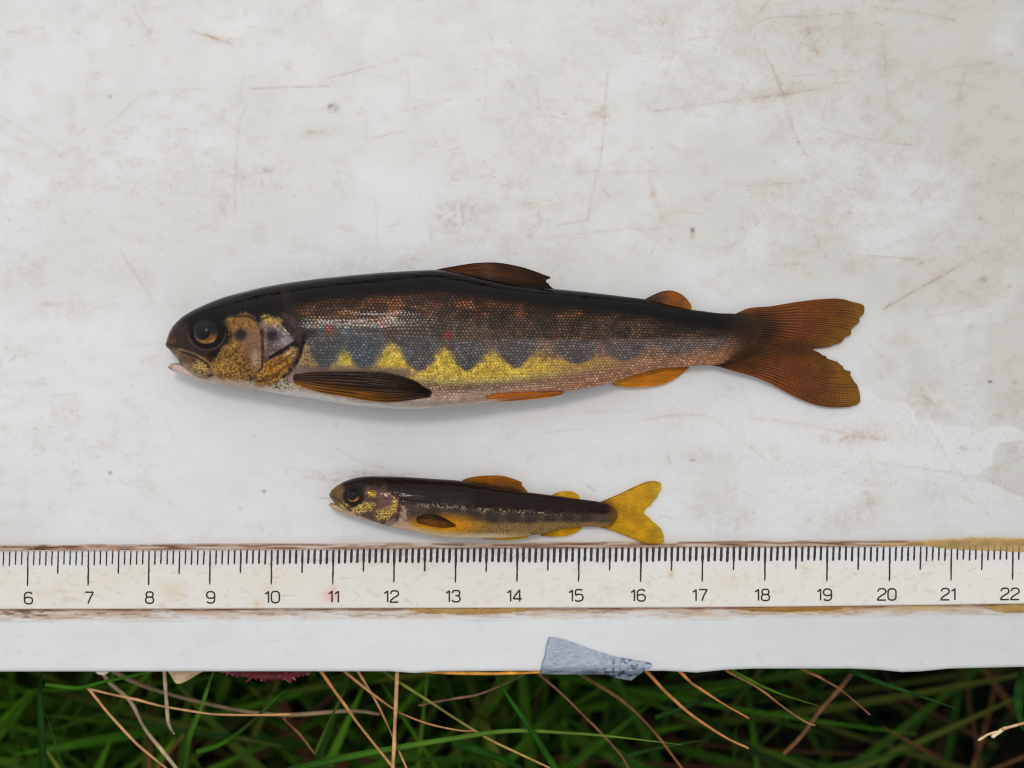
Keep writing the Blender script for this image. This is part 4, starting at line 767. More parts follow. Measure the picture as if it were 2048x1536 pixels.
def col_pect(X, Y, U, V, st, seg):
    c = np.ones(X.shape + (3,)) * np.array([62., 36., 22.]); c = mixc(c, sstep(.3, .0, V) * .6, (136, 92, 78)); c = mixc(c, sstep(.45, .85, U) * sstep(1.0, .5, V) * .95, (214, 140, 26))
    c = mixc(c, sstep(.25, .45, U) * sstep(.75, .5, U) * sstep(.55, .25, V) * sstep(.05, .2, V) * .6, (150, 80, 26))
    c = mixc(c, sstep(.6, .15, st) * .7, (26, 15, 10)); c = mixc(c, sstep(.75, 1, st) * .35 * sstep(.2, .5, V), (112, 66, 34)); c = mixc(c, np.exp(-((U - .0) / .05) ** 2) * .6, (92, 70, 62))
    c = mixc(c, sstep(.7, 1, V) * .4, (40, 24, 14)); return c * (.75 + .5 * fbm(X / 40, Y / 6, 3, 3))[..., None]
def pect_z(X, Y, U, V): return np.maximum(BIG.surf(X, Y) + 3.5, 6) + 5 * np.sin(np.pi * np.clip(V, 0, 1)) * (1 - .4 * U)
fin("pectoral_fin", [(588, 748), (586, 758), (590, 768)], [(859, 781), (862, 787), (860, 793)], [(588, 748), (637, 744), (700, 743), (758, 744), (795, 750), (830, 762), (859, 781)], [(590, 768), (637, 784), (704, 796), (740, 802), (779, 804.5), (825, 800), (860, 793)], 80, 150, pect_z, col_pect, 8, M_fin, big, 2.4, 1.5, 3.0)
def col_orange(X, Y, U, V, st, seg):
    c = np.ones(X.shape + (3,)) * np.array([244., 152., 30.]); c = mixc(c, sstep(.5, .1, st) * .5, (176, 84, 14)); c = mixc(c, sstep(.15, 0, V) * .4, (210, 170, 120)); c = mixc(c, sstep(.3, .8, U) * .3, (222, 150, 50)); return c * (.85 + .3 * fbm(X / 20, Y / 4, 2, 3))[..., None]
fin("pelvic_fin", [(972, 792), (972, 798), (974, 804)], [(1124, 784), (1127, 786), (1126, 789)], [(972, 792), (1010, 787), (1060, 785), (1124, 784)], [(974, 805), (1030, 802), (1090, 796), (1126, 789)], 36, 80, lambda X, Y, U, V: np.maximum(BIG.surf(X, Y), BIG.zc(X)) + 5 + 3 * V - 5 * U, col_orange, 7, M_fin, big, 2.2, 1.0, .8)
def col_anal(X, Y, U, V, st, seg):
    c = np.ones(X.shape + (3,)) * np.array([240., 162., 28.]); c = mixc(c, sstep(.6, 0, U) * .5, (198, 116, 20)); c = mixc(c, sstep(.5, .1, st) * .45, (150, 82, 14)); c = mixc(c, sstep(.25, 0, V) * .5, (214, 190, 150)); return c * (.85 + .3 * fbm(X / 20, Y / 4, 2, 3))[..., None]
fin("anal_fin", [(1222, 762), (1224, 766), (1226, 771)], [(1366, 731), (1378, 734), (1376, 738)], [(1222, 762), (1266, 746), (1316, 733), (1366, 731)], [(1226, 771), (1250, 774), (1274, 774.5), (1316, 771), (1349, 758), (1376, 738)], 44, 90, lambda X, Y, U, V: np.maximum(BIG.zc(X) * .75 - 16 * U, 6), col_anal, 9, M_fin, big, 2.2, 1.2, .8)

# ---- the smaller fish
ST = prof([(658, 990), (660, 985), (664, 979), (675, 970), (691, 961.5), (711, 955), (738, 952), (774, 952.3), (811, 953.4), (865, 957), (910, 960), (940, 964), (980, 972), (1020, 979), (1052, 984), (1105, 990.5), (1157, 997.7), (1197, 1003), (1215, 1008), (1228, 1015), (1235, 1024)], 5, 8)
SB = prof([(658, 990), (660, 995), (666, 1002), (675, 1013), (686, 1022), (702, 1031), (731, 1040), (762, 1049), (792, 1057), (829, 1064.5), (883, 1074.5), (919, 1077), (960, 1077), (1000, 1076.5), (1040, 1074.5), (1081, 1068), (1120, 1058), (1160, 1053), (1188, 1053.5), (1210, 1055), (1224, 1050), (1232, 1041), (1235, 1034)], 5, 8)
STh = prof([(658, 8), (664, 26), (680, 44), (710, 60), (760, 72), (850, 74), (950, 66), (1050, 46), (1150, 30), (1210, 18), (1235, 8)], 6, 6)
SZc = prof([(658, 30), (720, 36), (800, 38), (950, 35), (1080, 25), (1200, 14), (1235, 10)], 8)
small = thing("trout_fry", "smaller brown-backed young trout with clear yellow fins, beside the ruler edge", "fish")
SMALL = Body(ST, SB, STh, SZc, 658, 1235)
def paint_small(X, Y, t):
    dz = np.zeros(X.shape); wob = 5 * (fbm(X / 22, Y / 14, 3, 3) - .5)
    d, r, du, dq = scales(X, Y, 1010.0, 4.6, 3.9, 6); spot = sstep(.55, .25, d)
    c = np.ones(X.shape + (3,)) * np.array([26., 14., 8.])
    edge = sstep(.10, .0, t); c = mixc(c, edge * .5, (64, 52, 44))
    lat = np.interp(X, [800, 900, 980, 1100, 1235], [1004, 1012, 1018, 1026, 1028])
    m0 = m = sstep(-5, 6, Y - lat - wob); lt = np.where((spot * (r > .3))[..., None] > 0, 1, 1)
    band_ = mixc(np.ones(X.shape + (3,)) * np.array([54., 41., 32.]), spot * (.4 + .6 * r) * .62, (140, 124, 106)); c = c * (1 - m[..., None]) + band_ * m[..., None]
    k = np.exp(-((Y - lat + wob - 2) / 5) ** 2) * sstep(820, 860, X) * sstep(1160, 1080, X) * (r > .45) * spot; c = mixc(c, k * .8, (196, 180, 150))
    # faint parr bars along the side
    for cx, w in [(870, 15), (912, 13), (948, 13), (985, 14), (1025, 13), (1062, 12), (1100, 12), (1136, 11), (1170, 10)]:
        k = ell(X + wob, Y, cx, np.interp(cx, [860, 1180], [1030, 1036]), w, 17, .35); c = mixc(c, k * .6, (44, 37, 36))
    fd, fr = cells(X / 3.4, Y / 3.4, 4); fk = sstep(.42, .22, fd + .3 * (vnoise(X / 4, Y / 4, 5) - .5))
    gb = np.interp(X, [810, 860, 960, 1040, 1120, 1235], [1044, 1042, 1044, 1046, 1044, 1046])
    m = sstep(-5, 6, Y - gb - wob * 1.2); g = mixc(np.ones(X.shape + (3,)) * np.array([134., 104., 58.]), fk * .7, (58, 44, 26)); g = mixc(g, spot * .3, (176, 148, 92)); g = mixc(g, sstep(1066, 1074, Y) * .6, (190, 158, 92))
    c = c * (1 - m[..., None]) + g * m[..., None]
    k = ell(X + 2 * wob, Y + wob, 885, 1050, 66, 19, .6); yc = mixc(np.ones(X.shape + (3,)) * np.array([212., 138., 16.]), fk * .35, (140, 80, 14)); c = mixc(c, k * .9, (0, 0, 0)) + yc * np.clip(k * .9, 0, 1)[..., None]
    k = sstep(.86, .97, t) * sstep(1080, 980, X); c = mixc(c, k * .85, (206, 186, 150))
    k = sstep(1080, 1200, X) * sstep(1046, 1052, Y); c = mixc(c, k * .5, (150, 104, 36))
    k = sstep(1208, 1234, X + 5 * (vnoise(X / 4, Y / 3, 2) - .5)); c = mixc(c, k * .9, (112, 68, 20))
    # head
    def pm(pts, soft=2.5): return sstep(-soft - 2, soft + 2, sdpoly(X, Y, closed(Z5(pts))) + 6 * (vnoise(X / 4, Y / 4, 8) - .5))
    hm = sstep(-2, 2, sdpoly(X, Y, Z5([(0, 100), (700, 100), (820, 300), (960, 380), (1010, 520), (980, 640), (860, 720), (700, 800), (0, 800)]))) * (X < 830)
    hc = np.ones(X.shape + (3,)) * np.array([34., 25., 20.])
    hc = mixc(hc, pm([(140, 380), (260, 260), (340, 330), (330, 450), (420, 540), (330, 590), (200, 520)], 4) * .9, (112, 84, 54))
    hc = mixc(hc, pm([(120, 520), (400, 560), (650, 660), (800, 720), (600, 760), (100, 640)], 3), (188, 160, 132))
    op = pm([(540, 300), (760, 290), (900, 420), (950, 520), (900, 620), (820, 690), (680, 680), (560, 640), (420, 560), (520, 480)]); hc = mixc(hc, op, (84, 62, 54)); hc = mixc(hc, op * sstep(988, 970, Y) * .8, (34, 26, 22)); hc = mixc(hc, op * sstep(.45, .65, fbm(X / 8, Y / 7, 3, 3)) * .5, (126, 92, 78))
    for pts, col in (([(590, 360), (640, 340), (680, 370), (670, 400), (600, 405)], (206, 164, 52)), ([(420, 530), (560, 470), (660, 480), (640, 540), (540, 590), (430, 590)], (212, 180, 96)), ([(680, 570), (850, 480), (860, 420), (910, 450), (900, 560), (800, 650), (680, 660)], (208, 172, 88)), ([(260, 490), (340, 480), (350, 550), (290, 550)], (202, 174, 100))):
        k = pm(pts, 2); hc = mixc(hc, k * .95, col); hc = mixc(hc, k * fk * .9, (36, 26, 16))
    hc = mixc(hc, pm([(690, 450), (820, 430), (840, 510), (720, 550)], 4) * .6, (108, 74, 74))
    ln = sstep(2.4, .8, dline(X, Y, Z5([(200, 400), (300, 480), (390, 560)]))); hc = mixc(hc, ln * .7, (60, 44, 32))
    ln = sstep(2.6, .8, dline(X, Y, Z5([(660, 470), (640, 570), (680, 680)]))); hc = mixc(hc, ln * .6, (120, 78, 64))
    ln = sstep(3.2, 1.2, dline(X, Y, Z5([(900, 380), (950, 480), (930, 600), (820, 690), (740, 715)]))); hc = mixc(hc, ln * .8, (84, 52, 46))
    hc = mixc(hc, ell(X, Y, 707, 991, 21, 20, .15) * .9, (24, 20, 20))
    c = c * (1 - hm[..., None]) + hc * hm[..., None]
    gm = pm([(970, 500), (1020, 560), (1010, 640), (940, 650)], 3); c = mixc(c, gm * .8, (186, 150, 128))
    ch = pm([(760, 720), (900, 660), (1050, 690), (1100, 800), (900, 790)], 4); c = mixc(c, ch * .7, (196, 160, 142))
    dz += (spot - .5) * .5 * (1 - hm) * sstep(-8, 10, Y - lat) + 1.4 * op + hm * .9 * (fbm(X / 6, Y / 6, 5, 3) - .5) - 1.2 * ln * hm - 2.5 * ell(X, Y, 707, 991, 21, 20, .2) + .7 * (fbm(X / 50, Y / 7, 6, 3) - .5)
    return c, dz, spot * .4 * m0 * (1 - hm) + op * .4
SMALL.build("body", 460, 110, paint_small, M_fish, small)
fish_eye(small, SMALL, 707, 991.5, 17, 11.8, 705, 988.5, 4, (130, 72, 30), (18, 14, 14))
jaw(small, [(658, 1008), (664, 1006), (676, 1010), (695, 1020), (725, 1030)], [(658, 1009.5), (668, 1019), (686, 1027), (705, 1034), (728, 1039)], SMALL, 30, 11, (120, 90, 70), (182, 156, 120), M_fish)
def col_ytail(X, Y, U, V, st, seg):
    c = np.ones(X.shape + (3,)) * np.array([246., 206., 46.]); c = mixc(c, sstep(.25, 0, V) * .85, (104, 62, 20)); c = mixc(c, sstep(.6, 1, st) * .5, (236, 208, 76)); c = mixc(c, sstep(.45, .1, st) * .35, (150, 108, 16))
    fd, fr = cells(X / 4, Y / 4, 3); c = mixc(c, sstep(.3, .1, fd) * (fr > .75) * .4 * sstep(.8, .3, V), (96, 74, 20)); c = mixc(c, sstep(.8, 1, V) * .5, (206, 190, 70)); c = mixc(c, np.maximum(sstep(.04, 0, U), sstep(.96, 1, U)) * .5, (150, 96, 20)); return c * (.88 + .24 * fbm(X / 20, Y / 14, 3, 3))[..., None]
fin("caudal_fin", [(1200, 1004), (1218, 1016), (1222, 1028), (1216, 1042), (1190, 1053)], [(1312, 962), (1320, 966), (1321.5, 977), (1314, 993), (1303, 1008), (1292, 1017), (1288, 1026), (1298, 1036), (1314, 1049), (1325, 1066), (1328.5, 1082), (1321, 1088)],
    [(1200, 1004), (1229, 992), (1251, 982), (1273, 971.5), (1294, 963.5), (1312, 962)], [(1190, 1053), (1206, 1056), (1233, 1064), (1260, 1075), (1285, 1085.5), (1305, 1089), (1321, 1088)], 180, 90, lambda X, Y, U, V: 11 - 5 * V + 1.5 * np.sin(U * 8), col_ytail, 22, M_fin_clear, small, 1.6, .9, 1.2)
def col_yd(X, Y, U, V, st, seg):
    c = np.ones(X.shape + (3,)) * np.array([184., 118., 20.]); c = mixc(c, sstep(.5, .95, U) * .75, (74, 44, 18)); c = mixc(c, sstep(.45, .1, st) * .5, (96, 54, 14)); c = mixc(c, sstep(.8, 1, V) * sstep(.5, 1, U) * .8, (204, 156, 26)); return c * (.85 + .3 * fbm(X / 20, Y / 5, 3, 3))[..., None]
fin("dorsal_fin", [(924, 960), (926, 963), (928, 966)], [(1044, 964), (1043, 970), (1050, 977), (1056, 984)], [(924, 960), (945, 954), (975, 951), (1003, 951.5), (1025, 957), (1044, 964)], [(928, 966), (960, 972), (1000, 980), (1056, 986)], 60, 90, lambda X, Y, U, V: SMALL.zc(X) + 6 * U - 3, col_yd, 10, M_fin_clear, small, 1.6, .9, 1.)
def col_yel(X, Y, U, V, st, seg):
    c = np.ones(X.shape + (3,)) * np.array([238., 192., 22.]); c = mixc(c, sstep(.45, .1, st) * .25, (160, 112, 14)); c = mixc(c, sstep(.4, 0, V) * .5, (130, 88, 26)); return c * (.88 + .24 * fbm(X / 14, Y / 6, 3, 3))[..., None]
fin("adipose_fin", [(1103, 990), (1105, 992), (1107, 994)], [(1157, 990), (1159, 993), (1157, 999)], [(1103, 990), (1115, 985), (1132, 982), (1147, 984), (1157, 990)], [(1107, 994), (1125, 998), (1157, 1000)], 26, 40, lambda X, Y, U, V: SMALL.zc(X) + 3 * U - 2, col_yel, 2, M_fin_clear, small, 2, .2)
fin("anal_fin", [(1078, 1066), (1080, 1069), (1083, 1072)], [(1156, 1052), (1166, 1053), (1164, 1057)], [(1078, 1066), (1110, 1057), (1140, 1053), (1156, 1052)], [(1083, 1072), (1105, 1073.5), (1130, 1072), (1150, 1066), (1164, 1057)], 34, 60, lambda X, Y, U, V: np.maximum(SMALL.zc(X) * .8 - 7 * U, 4), col_yel, 7, M_fin_clear, small, 1.6, .7)
fin("pelvic_fin", [(962, 1073), (962, 1075), (964, 1078)], [(1054, 1072), (1058, 1074), (1054, 1076)], [(962, 1073), (1000, 1072), (1054, 1072)], [(964, 1078), (990, 1079.5), (1020, 1080), (1054, 1076)], 24, 50, lambda X, Y, U, V: np.maximum(SMALL.zc(X) * .95 - 6 * U, 4), col_yel, 6, M_fin_clear, small, 1.6, .6)
def col_dp(X, Y, U, V, st, seg):
    c = np.ones(X.shape + (3,)) * np.array([84., 58., 26.]); c = mixc(c, sstep(.15, .6, U) * .85, (196, 126, 20)); c = mixc(c, sstep(.6, 1, V) * .5, (150, 104, 40)); c = mixc(c, sstep(.45, .1, st) * .4, (24, 16, 10)); c = mixc(c, sstep(.25, 0, V) * .5, (120, 90, 50)); return c
fin("pectoral_fin", [(834, 1034), (832, 1040), (836, 1047)], [(908, 1048), (912, 1051), (909, 1054)], [(834, 1034), (850, 1029), (872, 1030), (892, 1038), (908, 1048)], [(836, 1047), (858, 1052), (884, 1056), (909, 1054)], 44, 80, lambda X, Y, U, V: SMALL.surf(X, Y) + 2.0 + 3 * np.sin(np.pi * V), col_dp, 9, M_fin_clear, small, 1.6, .9, .8)

# ------------------------------------------------------------------ grass below the board
def stalk(name, pts, w, z, rgb, label, cat, group=None, taper=.45, rgb2=None, blade=False, node=0):
    """one stem or blade; pts photo px, z heights (px units, negative) per end"""
    p = catmull(pts, 34); n = len(p); zz = np.linspace(z[0], z[1], n) + 3 * np.sin(np.linspace(0, 3, n)); q = P3(p[:, 0], p[:, 1], zz)
    # the end that goes under the board runs on down to the turf
    jr = np.random.default_rng(int(pts[0][0] * 7 + pts[0][1])); wv = np.interp(np.arange(n), np.arange(0, n + 4, 4), jr.normal(0, 1, len(np.arange(0, n + 4, 4))))
    q[:, :2] += (wv * .5 * S)[:, None] * np.array([.5, .8]); tl = np.linspace(1, taper, n) * (1 + .10 * wv); r0 = w / 2 * S * tl
    c0 = np.asarray(rgb, float); c1 = np.asarray(rgb2 if rgb2 is not None else rgb, float); tt = np.linspace(0, 1, n)[:, None]
    cc = c0 * (1 - tt) + c1 * tt; cc = cc * (1 + .10 * wv[:, None]) * (1 + .12 * (jr.random((n, 1)) - .5))
    if blade:
        t = np.gradient(q, axis=0); t /= np.linalg.norm(t, axis=1)[:, None]; a = np.cross(t, [0, 0, 1.]); a /= np.linalg.norm(a, axis=1)[:, None] + 1e-9
        tp = np.sqrt(np.clip(1 - tt[:, 0] ** 3, .03, 1)) * (1 - (1 - taper) * tt[:, 0]); r = w / 2 * S * tp
        up = np.array([0, 0, 1.0])
        prof_ = [(-1, .28), (-.55, .05), (0, -.22), (.55, .05), (1, .28), (0, -.34)]
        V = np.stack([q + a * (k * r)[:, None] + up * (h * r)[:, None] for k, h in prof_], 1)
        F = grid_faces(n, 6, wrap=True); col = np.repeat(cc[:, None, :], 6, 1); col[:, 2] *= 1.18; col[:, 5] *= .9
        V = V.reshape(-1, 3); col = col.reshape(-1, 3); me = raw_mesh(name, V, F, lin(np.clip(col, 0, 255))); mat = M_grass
    else:
        V, F, f0, f1 = tube(q, r0, 7, .8)
        col = np.vstack([np.repeat(cc, 7, 0), cc[:1], cc[-1:]]); me = mixed_mesh(name, V, F.tolist() + f0.tolist() + f1.tolist(), lin(np.clip(col, 0, 255))); mat = M_stalk
    return tag(obj(name, me, mat), label, cat, group)
STRAW = (194, 146, 98); PALE = (172, 150, 120); BRN = (126, 84, 60); AMB = (176, 118, 60)
GD = "dry stems poking out below the board"; GB = "green blades below the board"
K = "grass stem"
stalk("dry_grass_stalk", [(178, 1378), (253, 1395), (335, 1414), (427, 1428), (520, 1430), (581, 1429)], 5.5, (-60, -30), STRAW, "thin straw stem curving sideways from a forked joint below the board", K, GD, .8)
stalk("dry_grass_stalk", [(176, 1376), (219, 1429), (273, 1487), (331, 1535), (352, 1552)], 6, (-60, -60), STRAW, "straw stem running steeply down from the forked joint", K, GD, .9)
stalk("dry_grass_stalk", [(205, 1345), (222, 1368), (260, 1402), (294, 1463), (352, 1536), (366, 1556)], 9, (-110, -100), PALE, "thick pale bleached stem beside the forked straw stems", K, GD, .8)
stalk("dry_grass_stalk", [(225, 1340), (253, 1357), (307, 1378), (393, 1402), (495, 1423), (581, 1430), (700, 1422), (760, 1428)], 10, (-190, -190), (134, 112, 84), "wide grey-brown stem passing under the sideways straw stem", K, GD, .7)
stalk("dry_grass_stalk", [(328, 1335), (333, 1405), (337, 1446), (349, 1467)], 8, (-40, -80), PALE, "short pale stem dropping straight down and hooked at its end", K, GD, .9)
stalk("dry_grass_stalk", [(632, 1330), (680, 1397), (724, 1457), (790, 1540), (802, 1556)], 6.5, (-50, -70), AMB, "amber stem slanting down to meet the upright straw stem", K, GD, .8, STRAW)
stalk("dry_grass_stalk", [(795, 1332), (791, 1422), (788, 1491), (785, 1556)], 8, (-40, -40), STRAW, "upright straw stem crossing two slanting stems", K, GD, .9)
stalk("dry_grass_stalk", [(680, 1335), (694, 1347), (741, 1385), (796, 1422), (851, 1446), (912, 1460), (950, 1462)], 6, (-70, -60), (190, 134, 82), "long tapering straw stem sweeping behind the upright stem", K, GD, .4)
stalk("dry_grass_stalk", [(706, 1330), (718, 1347), (748, 1395), (776, 1450), (796, 1498), (813, 1536), (822, 1556)], 5.5, (-70, -90), STRAW, "slender straw stem slanting behind the upright stem", K, GD, .7)
stalk("dry_grass_stalk", [(850, 1342), (900, 1345.5), (960, 1347), (1020, 1346.5), (1082, 1344)], 8, (-16, -16), (222, 152, 60), "bright amber straw lying along the board's lower edge beside the tape", K, GD, .7)
stalk("dry_grass_stalk", [(1062, 1335), (1076, 1347), (1124, 1388), (1193, 1457), (1240, 1508), (1262, 1545)], 6, (-90, -150), BRN, "brown stem slanting away beneath the tape scrap's straight end", K, GD, .6)
stalk("dry_grass_stalk", [(1140, 1335), (1158, 1347), (1240, 1398), (1288, 1440), (1322, 1480), (1364, 1536), (1378, 1556)], 8, (-140, -110), (98, 84, 34), "olive-brown stem slanting from under the middle of the tape", K, GD, .7, (150, 90, 60))
stalk("dry_grass_stalk", [(1285, 1335), (1300, 1350), (1336, 1388), (1382, 1429), (1450, 1474), (1497, 1497)], 8, (-40, -60), AMB, "long amber stem starting at the tape's crumpled end", K, GD, .5, (196, 128, 76))
stalk("dry_grass_stalk", [(1352, 1335), (1363, 1347), (1393, 1373), (1450, 1409), (1498, 1437)], 6.5, (-40, -50), (190, 124, 58), "short amber stem next to the long amber one", K, GD, .5)
stalk("dry_grass_stalk", [(1445, 1335), (1461, 1346), (1512, 1373), (1570, 1416), (1610, 1443), (1630, 1451)], 5.5, (-60, -70), (156, 110, 66), "dull brown stem with a kinked tip behind a green blade", K, GD, .6)
stalk("dry_grass_stalk", [(1600, 1335), (1615, 1344), (1656, 1364), (1693, 1388), (1740, 1430)], 5.5, (-70, -80), (134, 84, 56), "reddish brown stem crossing a broad dim stem", K, GD, .5)
stalk("dry_grass_stalk", [(1712, 1335), (1703, 1347), (1676, 1381), (1642, 1419), (1601, 1474), (1567, 1508)], 11, (-190, -230), (112, 74, 46), "broad dim brown stem leaning the other way", K, GD, .8)
stalk("dry_grass_stalk", [(837, 1411), (890, 1400), (953, 1390), (1008, 1368), (1042, 1352), (1060, 1340)], 5, (-150, -130), (130, 100, 78), "thin greyish stem lying crosswise in the dark grass", K, GD, .6)
stalk("dry_grass_stalk", [(765, 1340), (800, 1366), (868, 1409), (970, 1474), (1039, 1508), (1104, 1538), (1130, 1550)], 6, (-90, -80), (92, 112, 36), "long stem fading from green to straw under the broad arched blade", K, GD, .6, (200, 150, 92))
stalk("dry_grass_stalk", [(567, 1436), (600, 1470), (629, 1508)], 5, (-150, -150), (132, 88, 52), "short brown stem ending against a thin green blade", K, GD, .7)
fl = thing("flower_stalk", "cream forked flower stalk with small white tips, alone in the dark grass", "flower stalk")
def sub_tube(name, pts, w, z, rgb, parent, taper=.8):
    p = catmull(pts, 20); q = P3(p[:, 0], p[:, 1], np.linspace(z[0], z[1], 20)); r = w / 2 * S * np.interp(np.linspace(0, 1, 20), [0, .6, .9, 1], [1, taper, taper * 1.35, taper * .6]); V, F, a, b = tube(q, r, 7, .8)
    obj(name, mixed_mesh(name, V, F.tolist() + a.tolist() + b.tolist(), np.tile(lin(np.array(rgb, float)), (len(V), 1))), M_stalk, parent)
sub_tube("stem", [(2100, 1428), (2048, 1446), (2026, 1452), (2004, 1459), (1992, 1466)], 7, (-40, -30), (204, 150, 96), fl)
sub_tube("branch", [(1994, 1464), (1976, 1469), (1968, 1474), (1956, 1481)], 6, (-30, -26), (226, 196, 150), fl)
sub_tube("branch", [(2004, 1460), (1992, 1469), (1983, 1474)], 8, (-29, -26), (226, 204, 166), fl)
sub_tube("branch", [(2034, 1450), (2016, 1455), (2005, 1457)], 6, (-31, -26), (220, 186, 140), fl)
GRN = (58, 112, 26); KB = "grass blade"
stalk("grass_blade", [(540, 1552), (600, 1536), (680, 1517), (782, 1498), (919, 1475), (1022, 1462), (1158, 1467), (1270, 1478), (1364, 1489)], 17, (-90, -40), (40, 86, 14), "broad green blade arching across beneath the straw stems", KB, GB, .25, (120, 140, 56), blade=True)
stalk("grass_blade", [(1118, 1556), (1110, 1536), (1063, 1460), (1022, 1402), (988, 1347), (976, 1330)], 15, (-60, -40), (36, 88, 14), "bright green blade slanting over the broad arched blade", KB, GB, .5, blade=True)
stalk("grass_blade", [(366, 1560), (369, 1536), (379, 1474), (400, 1422), (424, 1351), (432, 1330)], 16, (-160, -120), (36, 76, 18), "green blade rising beside the hooked pale stem", KB, GB, .55, (92, 124, 36), blade=True)
stalk("grass_blade", [(393, 1505), (444, 1487), (495, 1450), (554, 1395), (580, 1372)], 12, (-120, -80), (44, 84, 14), "green blade leaning up towards the red seed head", KB, GB, .4, blade=True)
stalk("grass_blade", [(90, 1369), (154, 1376), (205, 1364), (290, 1347), (330, 1338)], 9, (-60, -30), (58, 106, 20), "thin bright green blade lying along the board edge above the forked stems", KB, GB, .6, blade=True)
stalk("grass_blade", [(92, 1560), (86, 1500), (82, 1440), (80, 1380), (86, 1335)], 19, (-220, -180), (28, 64, 14), "wide dim green upright blade far from the tape", KB, GB, .8, blade=True)
stalk("grass_blade", [(132, 1560), (118, 1510), (103, 1462), (92, 1430)], 9, (-140, -120), (40, 78, 18), "short green blade beside the wide dim upright blade", KB, GB, .4, blade=True)
stalk("grass_blade", [(1690, 1334), (1706, 1342), (1758, 1364), (1844, 1393), (1915, 1419), (1920, 1424)], 13, (-60, -70), (32, 72, 22), "long pointed green blade under the rippled part of the board edge", KB, GB, .25, blade=True)
stalk("grass_blade", [(1462, 1340), (1487, 1354), (1553, 1385), (1642, 1414)], 8, (-50, -60), (70, 98, 20), "slim yellow-green blade over a dull brown stem", KB, GB, .3, blade=True)
stalk("grass_blade", [(1310, 1436), (1348, 1422), (1433, 1392), (1508, 1371), (1530, 1362)], 11, (-160, -140), (30, 62, 16), "dim green blade lying behind two amber stems", KB, GB, .5, blade=True)
stalk("grass_blade", [(905, 1484), (988, 1511), (1042, 1536), (1070, 1556)], 19, (-140, -150), (32, 74, 14), "wide green blade tucked below the broad arched blade", KB, GB, .8, blade=True)
stalk("grass_blade", [(629, 1510), (660, 1440), (690, 1380), (700, 1358)], 8, (-110, -90), (66, 82, 22), "thin olive-green blade between the amber stem and red seed head", KB, GB, .5, blade=True)
stalk("grass_blade", [(1230, 1520), (1290, 1502), (1350, 1490), (1420, 1478)], 12, (-150, -140), (28, 64, 16), "dim green blade crossing under the olive-brown stem", KB, GB, .4, blade=True)
stalk("grass_blade", [(2060, 1330), (2040, 1370), (2036, 1420), (2046, 1460)], 26, (-120, -130), (30, 66, 18), "broad blurred green blade beside the cream flower stalk", KB, GB, .8, blade=True)

# red seed head, partly under the board
sh = thing("seed_head", "dull crimson seed head peeping out from under the board edge", "seed head")
def make_seed():
    ctr = catmull([(440, 1340), (500, 1347), (560, 1350), (618, 1342)], 24); core = P3(ctr[:, 0], ctr[:, 1], np.full(24, -60.0))
    V, F, a, b = tube(core, 10 * S * np.sin(np.linspace(.35, 2.8, 24)), 8)
    obj("core", mixed_mesh("core", V, F.tolist() + a.tolist() + b.tolist(), np.tile(lin([110., 44., 46.]), (len(V), 1))), M_stalk, sh)
    r = np.random.default_rng(9); parts = []; cols = []
    for i in range(170):
        k = r.uniform(.02, .98); j = int(k * 23); c0 = ctr[j]; th = r.uniform(0, 6.283); L = r.uniform(10, 20) * math.sin(.4 + 2.3 * k)
        dx, dy, dz = L * .5 * r.normal(), L * math.cos(th), L * math.sin(th) * .8
        p = np.array([c0 + [0, 0], c0 + [dx * .5 + 3, dy * .6], c0 + [dx + 6, dy]]); q = P3(p[:, 0], p[:, 1], np.array([-60, -60 + dz * .6, -60 + dz]))
        v = tube(catmull(q, 5), np.array([1.6, 2.4, 2.6, 1.8, .5]) * S, 5, .6); parts.append(v)
        col = np.array([[150., 52., 58.], [128., 44., 50.], [168., 78., 62.], [140., 60., 92.], [176., 110., 84.]][r.integers(5)]); cols.append(np.tile(lin(col), (len(v[0]), 1)))
    V, F = join(parts); o = obj("bristles", mixed_mesh("bristles", V, F, np.vstack(cols)), M_stalk, sh); o["kind"] = "stuff"
make_seed()
# folded dry leaf
X, Y, U, V = coons([(330, 1330), (335, 1340), (340, 1350)], [(412, 1330), (414, 1338), (404, 1344)], [(330, 1330), (370, 1328), (412, 1330)], [(340, 1346), (358, 1365), (404, 1344)], 20, 30)
lf = sheet("dry_leaf", X, Y, -40 - 18 * np.abs(U - .45) + 2 * np.sin(V * 6), 2.5, np.ones(X.shape + (3,)) * np.array([206., 178., 138.]) * (.86 + .28 * fbm(X / 12, Y / 9, 2, 3))[..., None], M_stalk)
tag(lf, "folded pale tan dry leaf wedged under the board edge", "leaf")

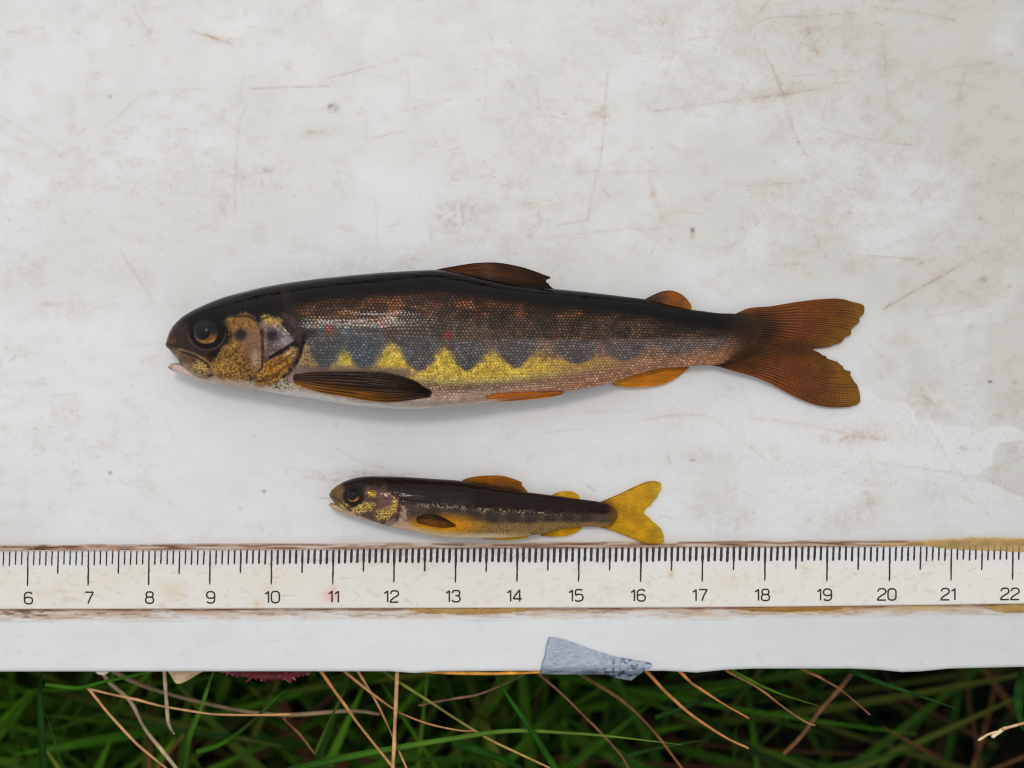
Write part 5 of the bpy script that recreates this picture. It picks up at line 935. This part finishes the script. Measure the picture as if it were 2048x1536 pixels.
def make_grass():
    r = np.random.default_rng(21); Vs = []; Fs = []; Cs = []; off = 0; n = 9
    def blades(count, xr, yr, zbase, hr, wr, cols, lean):
        nonlocal off
        for i in range(count):
            x = r.uniform(*xr); y = r.uniform(*yr); az = r.uniform(0, 6.283); L = r.uniform(*hr); w = r.uniform(*wr)
            ln = r.uniform(*lean); t = np.linspace(0, 1, n)
            hx = ln * L * t ** 1.6 * math.cos(az); hy = ln * L * t ** 1.6 * math.sin(az); z = zbase + L * (t - min(.62, .42 * ln) * t ** 2.2)
            p = np.stack([x + hx, y + hy, z], 1)
            side = np.array([-math.sin(az + r.normal(0, .5)), math.cos(az), 0.0]); side /= np.linalg.norm(side)
            ww = (w * np.sqrt(1 - t ** 2.5 * .98))[:, None]
            V = np.stack([p - side * ww, p + np.array([0, 0, -.25]) * ww, p + side * ww], 1).reshape(-1, 3)
            # keep clear of the slab
            inside = (V[:, 1] > (768 - 1330) * S) & (V[:, 1] < 0.118) & (V[:, 0] > -0.165) & (V[:, 0] < 0.178); V[inside, 2] = np.minimum(V[inside, 2], -0.0175)
            near = ~inside & (V[:, 1] > (768 - 1352) * S); V[near, 2] = np.minimum(V[near, 2], -0.004)
            V[:, 2] = np.minimum(V[:, 2], -0.008) if True else V[:, 2]
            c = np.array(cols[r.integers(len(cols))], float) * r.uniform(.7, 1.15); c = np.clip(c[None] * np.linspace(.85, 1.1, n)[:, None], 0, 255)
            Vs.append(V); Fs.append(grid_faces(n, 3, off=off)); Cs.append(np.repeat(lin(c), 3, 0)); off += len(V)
    green = [(76, 122, 22), (62, 104, 18), (50, 92, 14), (72, 116, 22), (40, 76, 14), (80, 110, 28), (98, 112, 36)]; dry = [(104, 70, 42), (84, 54, 34), (66, 42, 28), (122, 86, 52), (50, 34, 24)]
    y1 = (768 - 1325) * S
    blades(330, (-.17, .18), (-.115, y1), -.085, (.03, .085), (.0004, .0011), [(46, 78, 16), (38, 66, 14), (54, 88, 20), (70, 80, 28)], (.5, 1.5))
    blades(520, (-.17, .01), (-.115, y1), -.085, (.03, .085), (.0004, .0011), green, (.5, 1.5))
    blades(520, (-.17, .02), (-.115, y1), -.085, (.03, .085), (.0005, .0013), green + green + green + dry, (.4, 1.4))
    blades(130, (-.17, .18), (-.115, y1), -.085, (.03, .075), (.0003, .0008), dry, (.4, 1.5))
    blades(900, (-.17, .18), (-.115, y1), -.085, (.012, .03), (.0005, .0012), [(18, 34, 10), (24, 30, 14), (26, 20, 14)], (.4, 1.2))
    # meadow on the other sides of the board, thinner
    for xr, yr in (((-.45, .45), (-.40, -.105)), ((-.45, -.17), (-.105, .35)), ((.185, .45), (-.105, .35)), ((-.17, .185), (.125, .35))):
        blades(700, xr, yr, -.085, (.03, .075), (.0009, .002), green + green + dry, (.3, 1.0))
    me = raw_mesh("grass", np.vstack(Vs), np.vstack(Fs), np.vstack(Cs)); o = obj("grass", me, M_grass); o["kind"] = "stuff"
    o["label"] = "tangled dark green and brown grass under the board"; o["category"] = "grass"
make_grass()
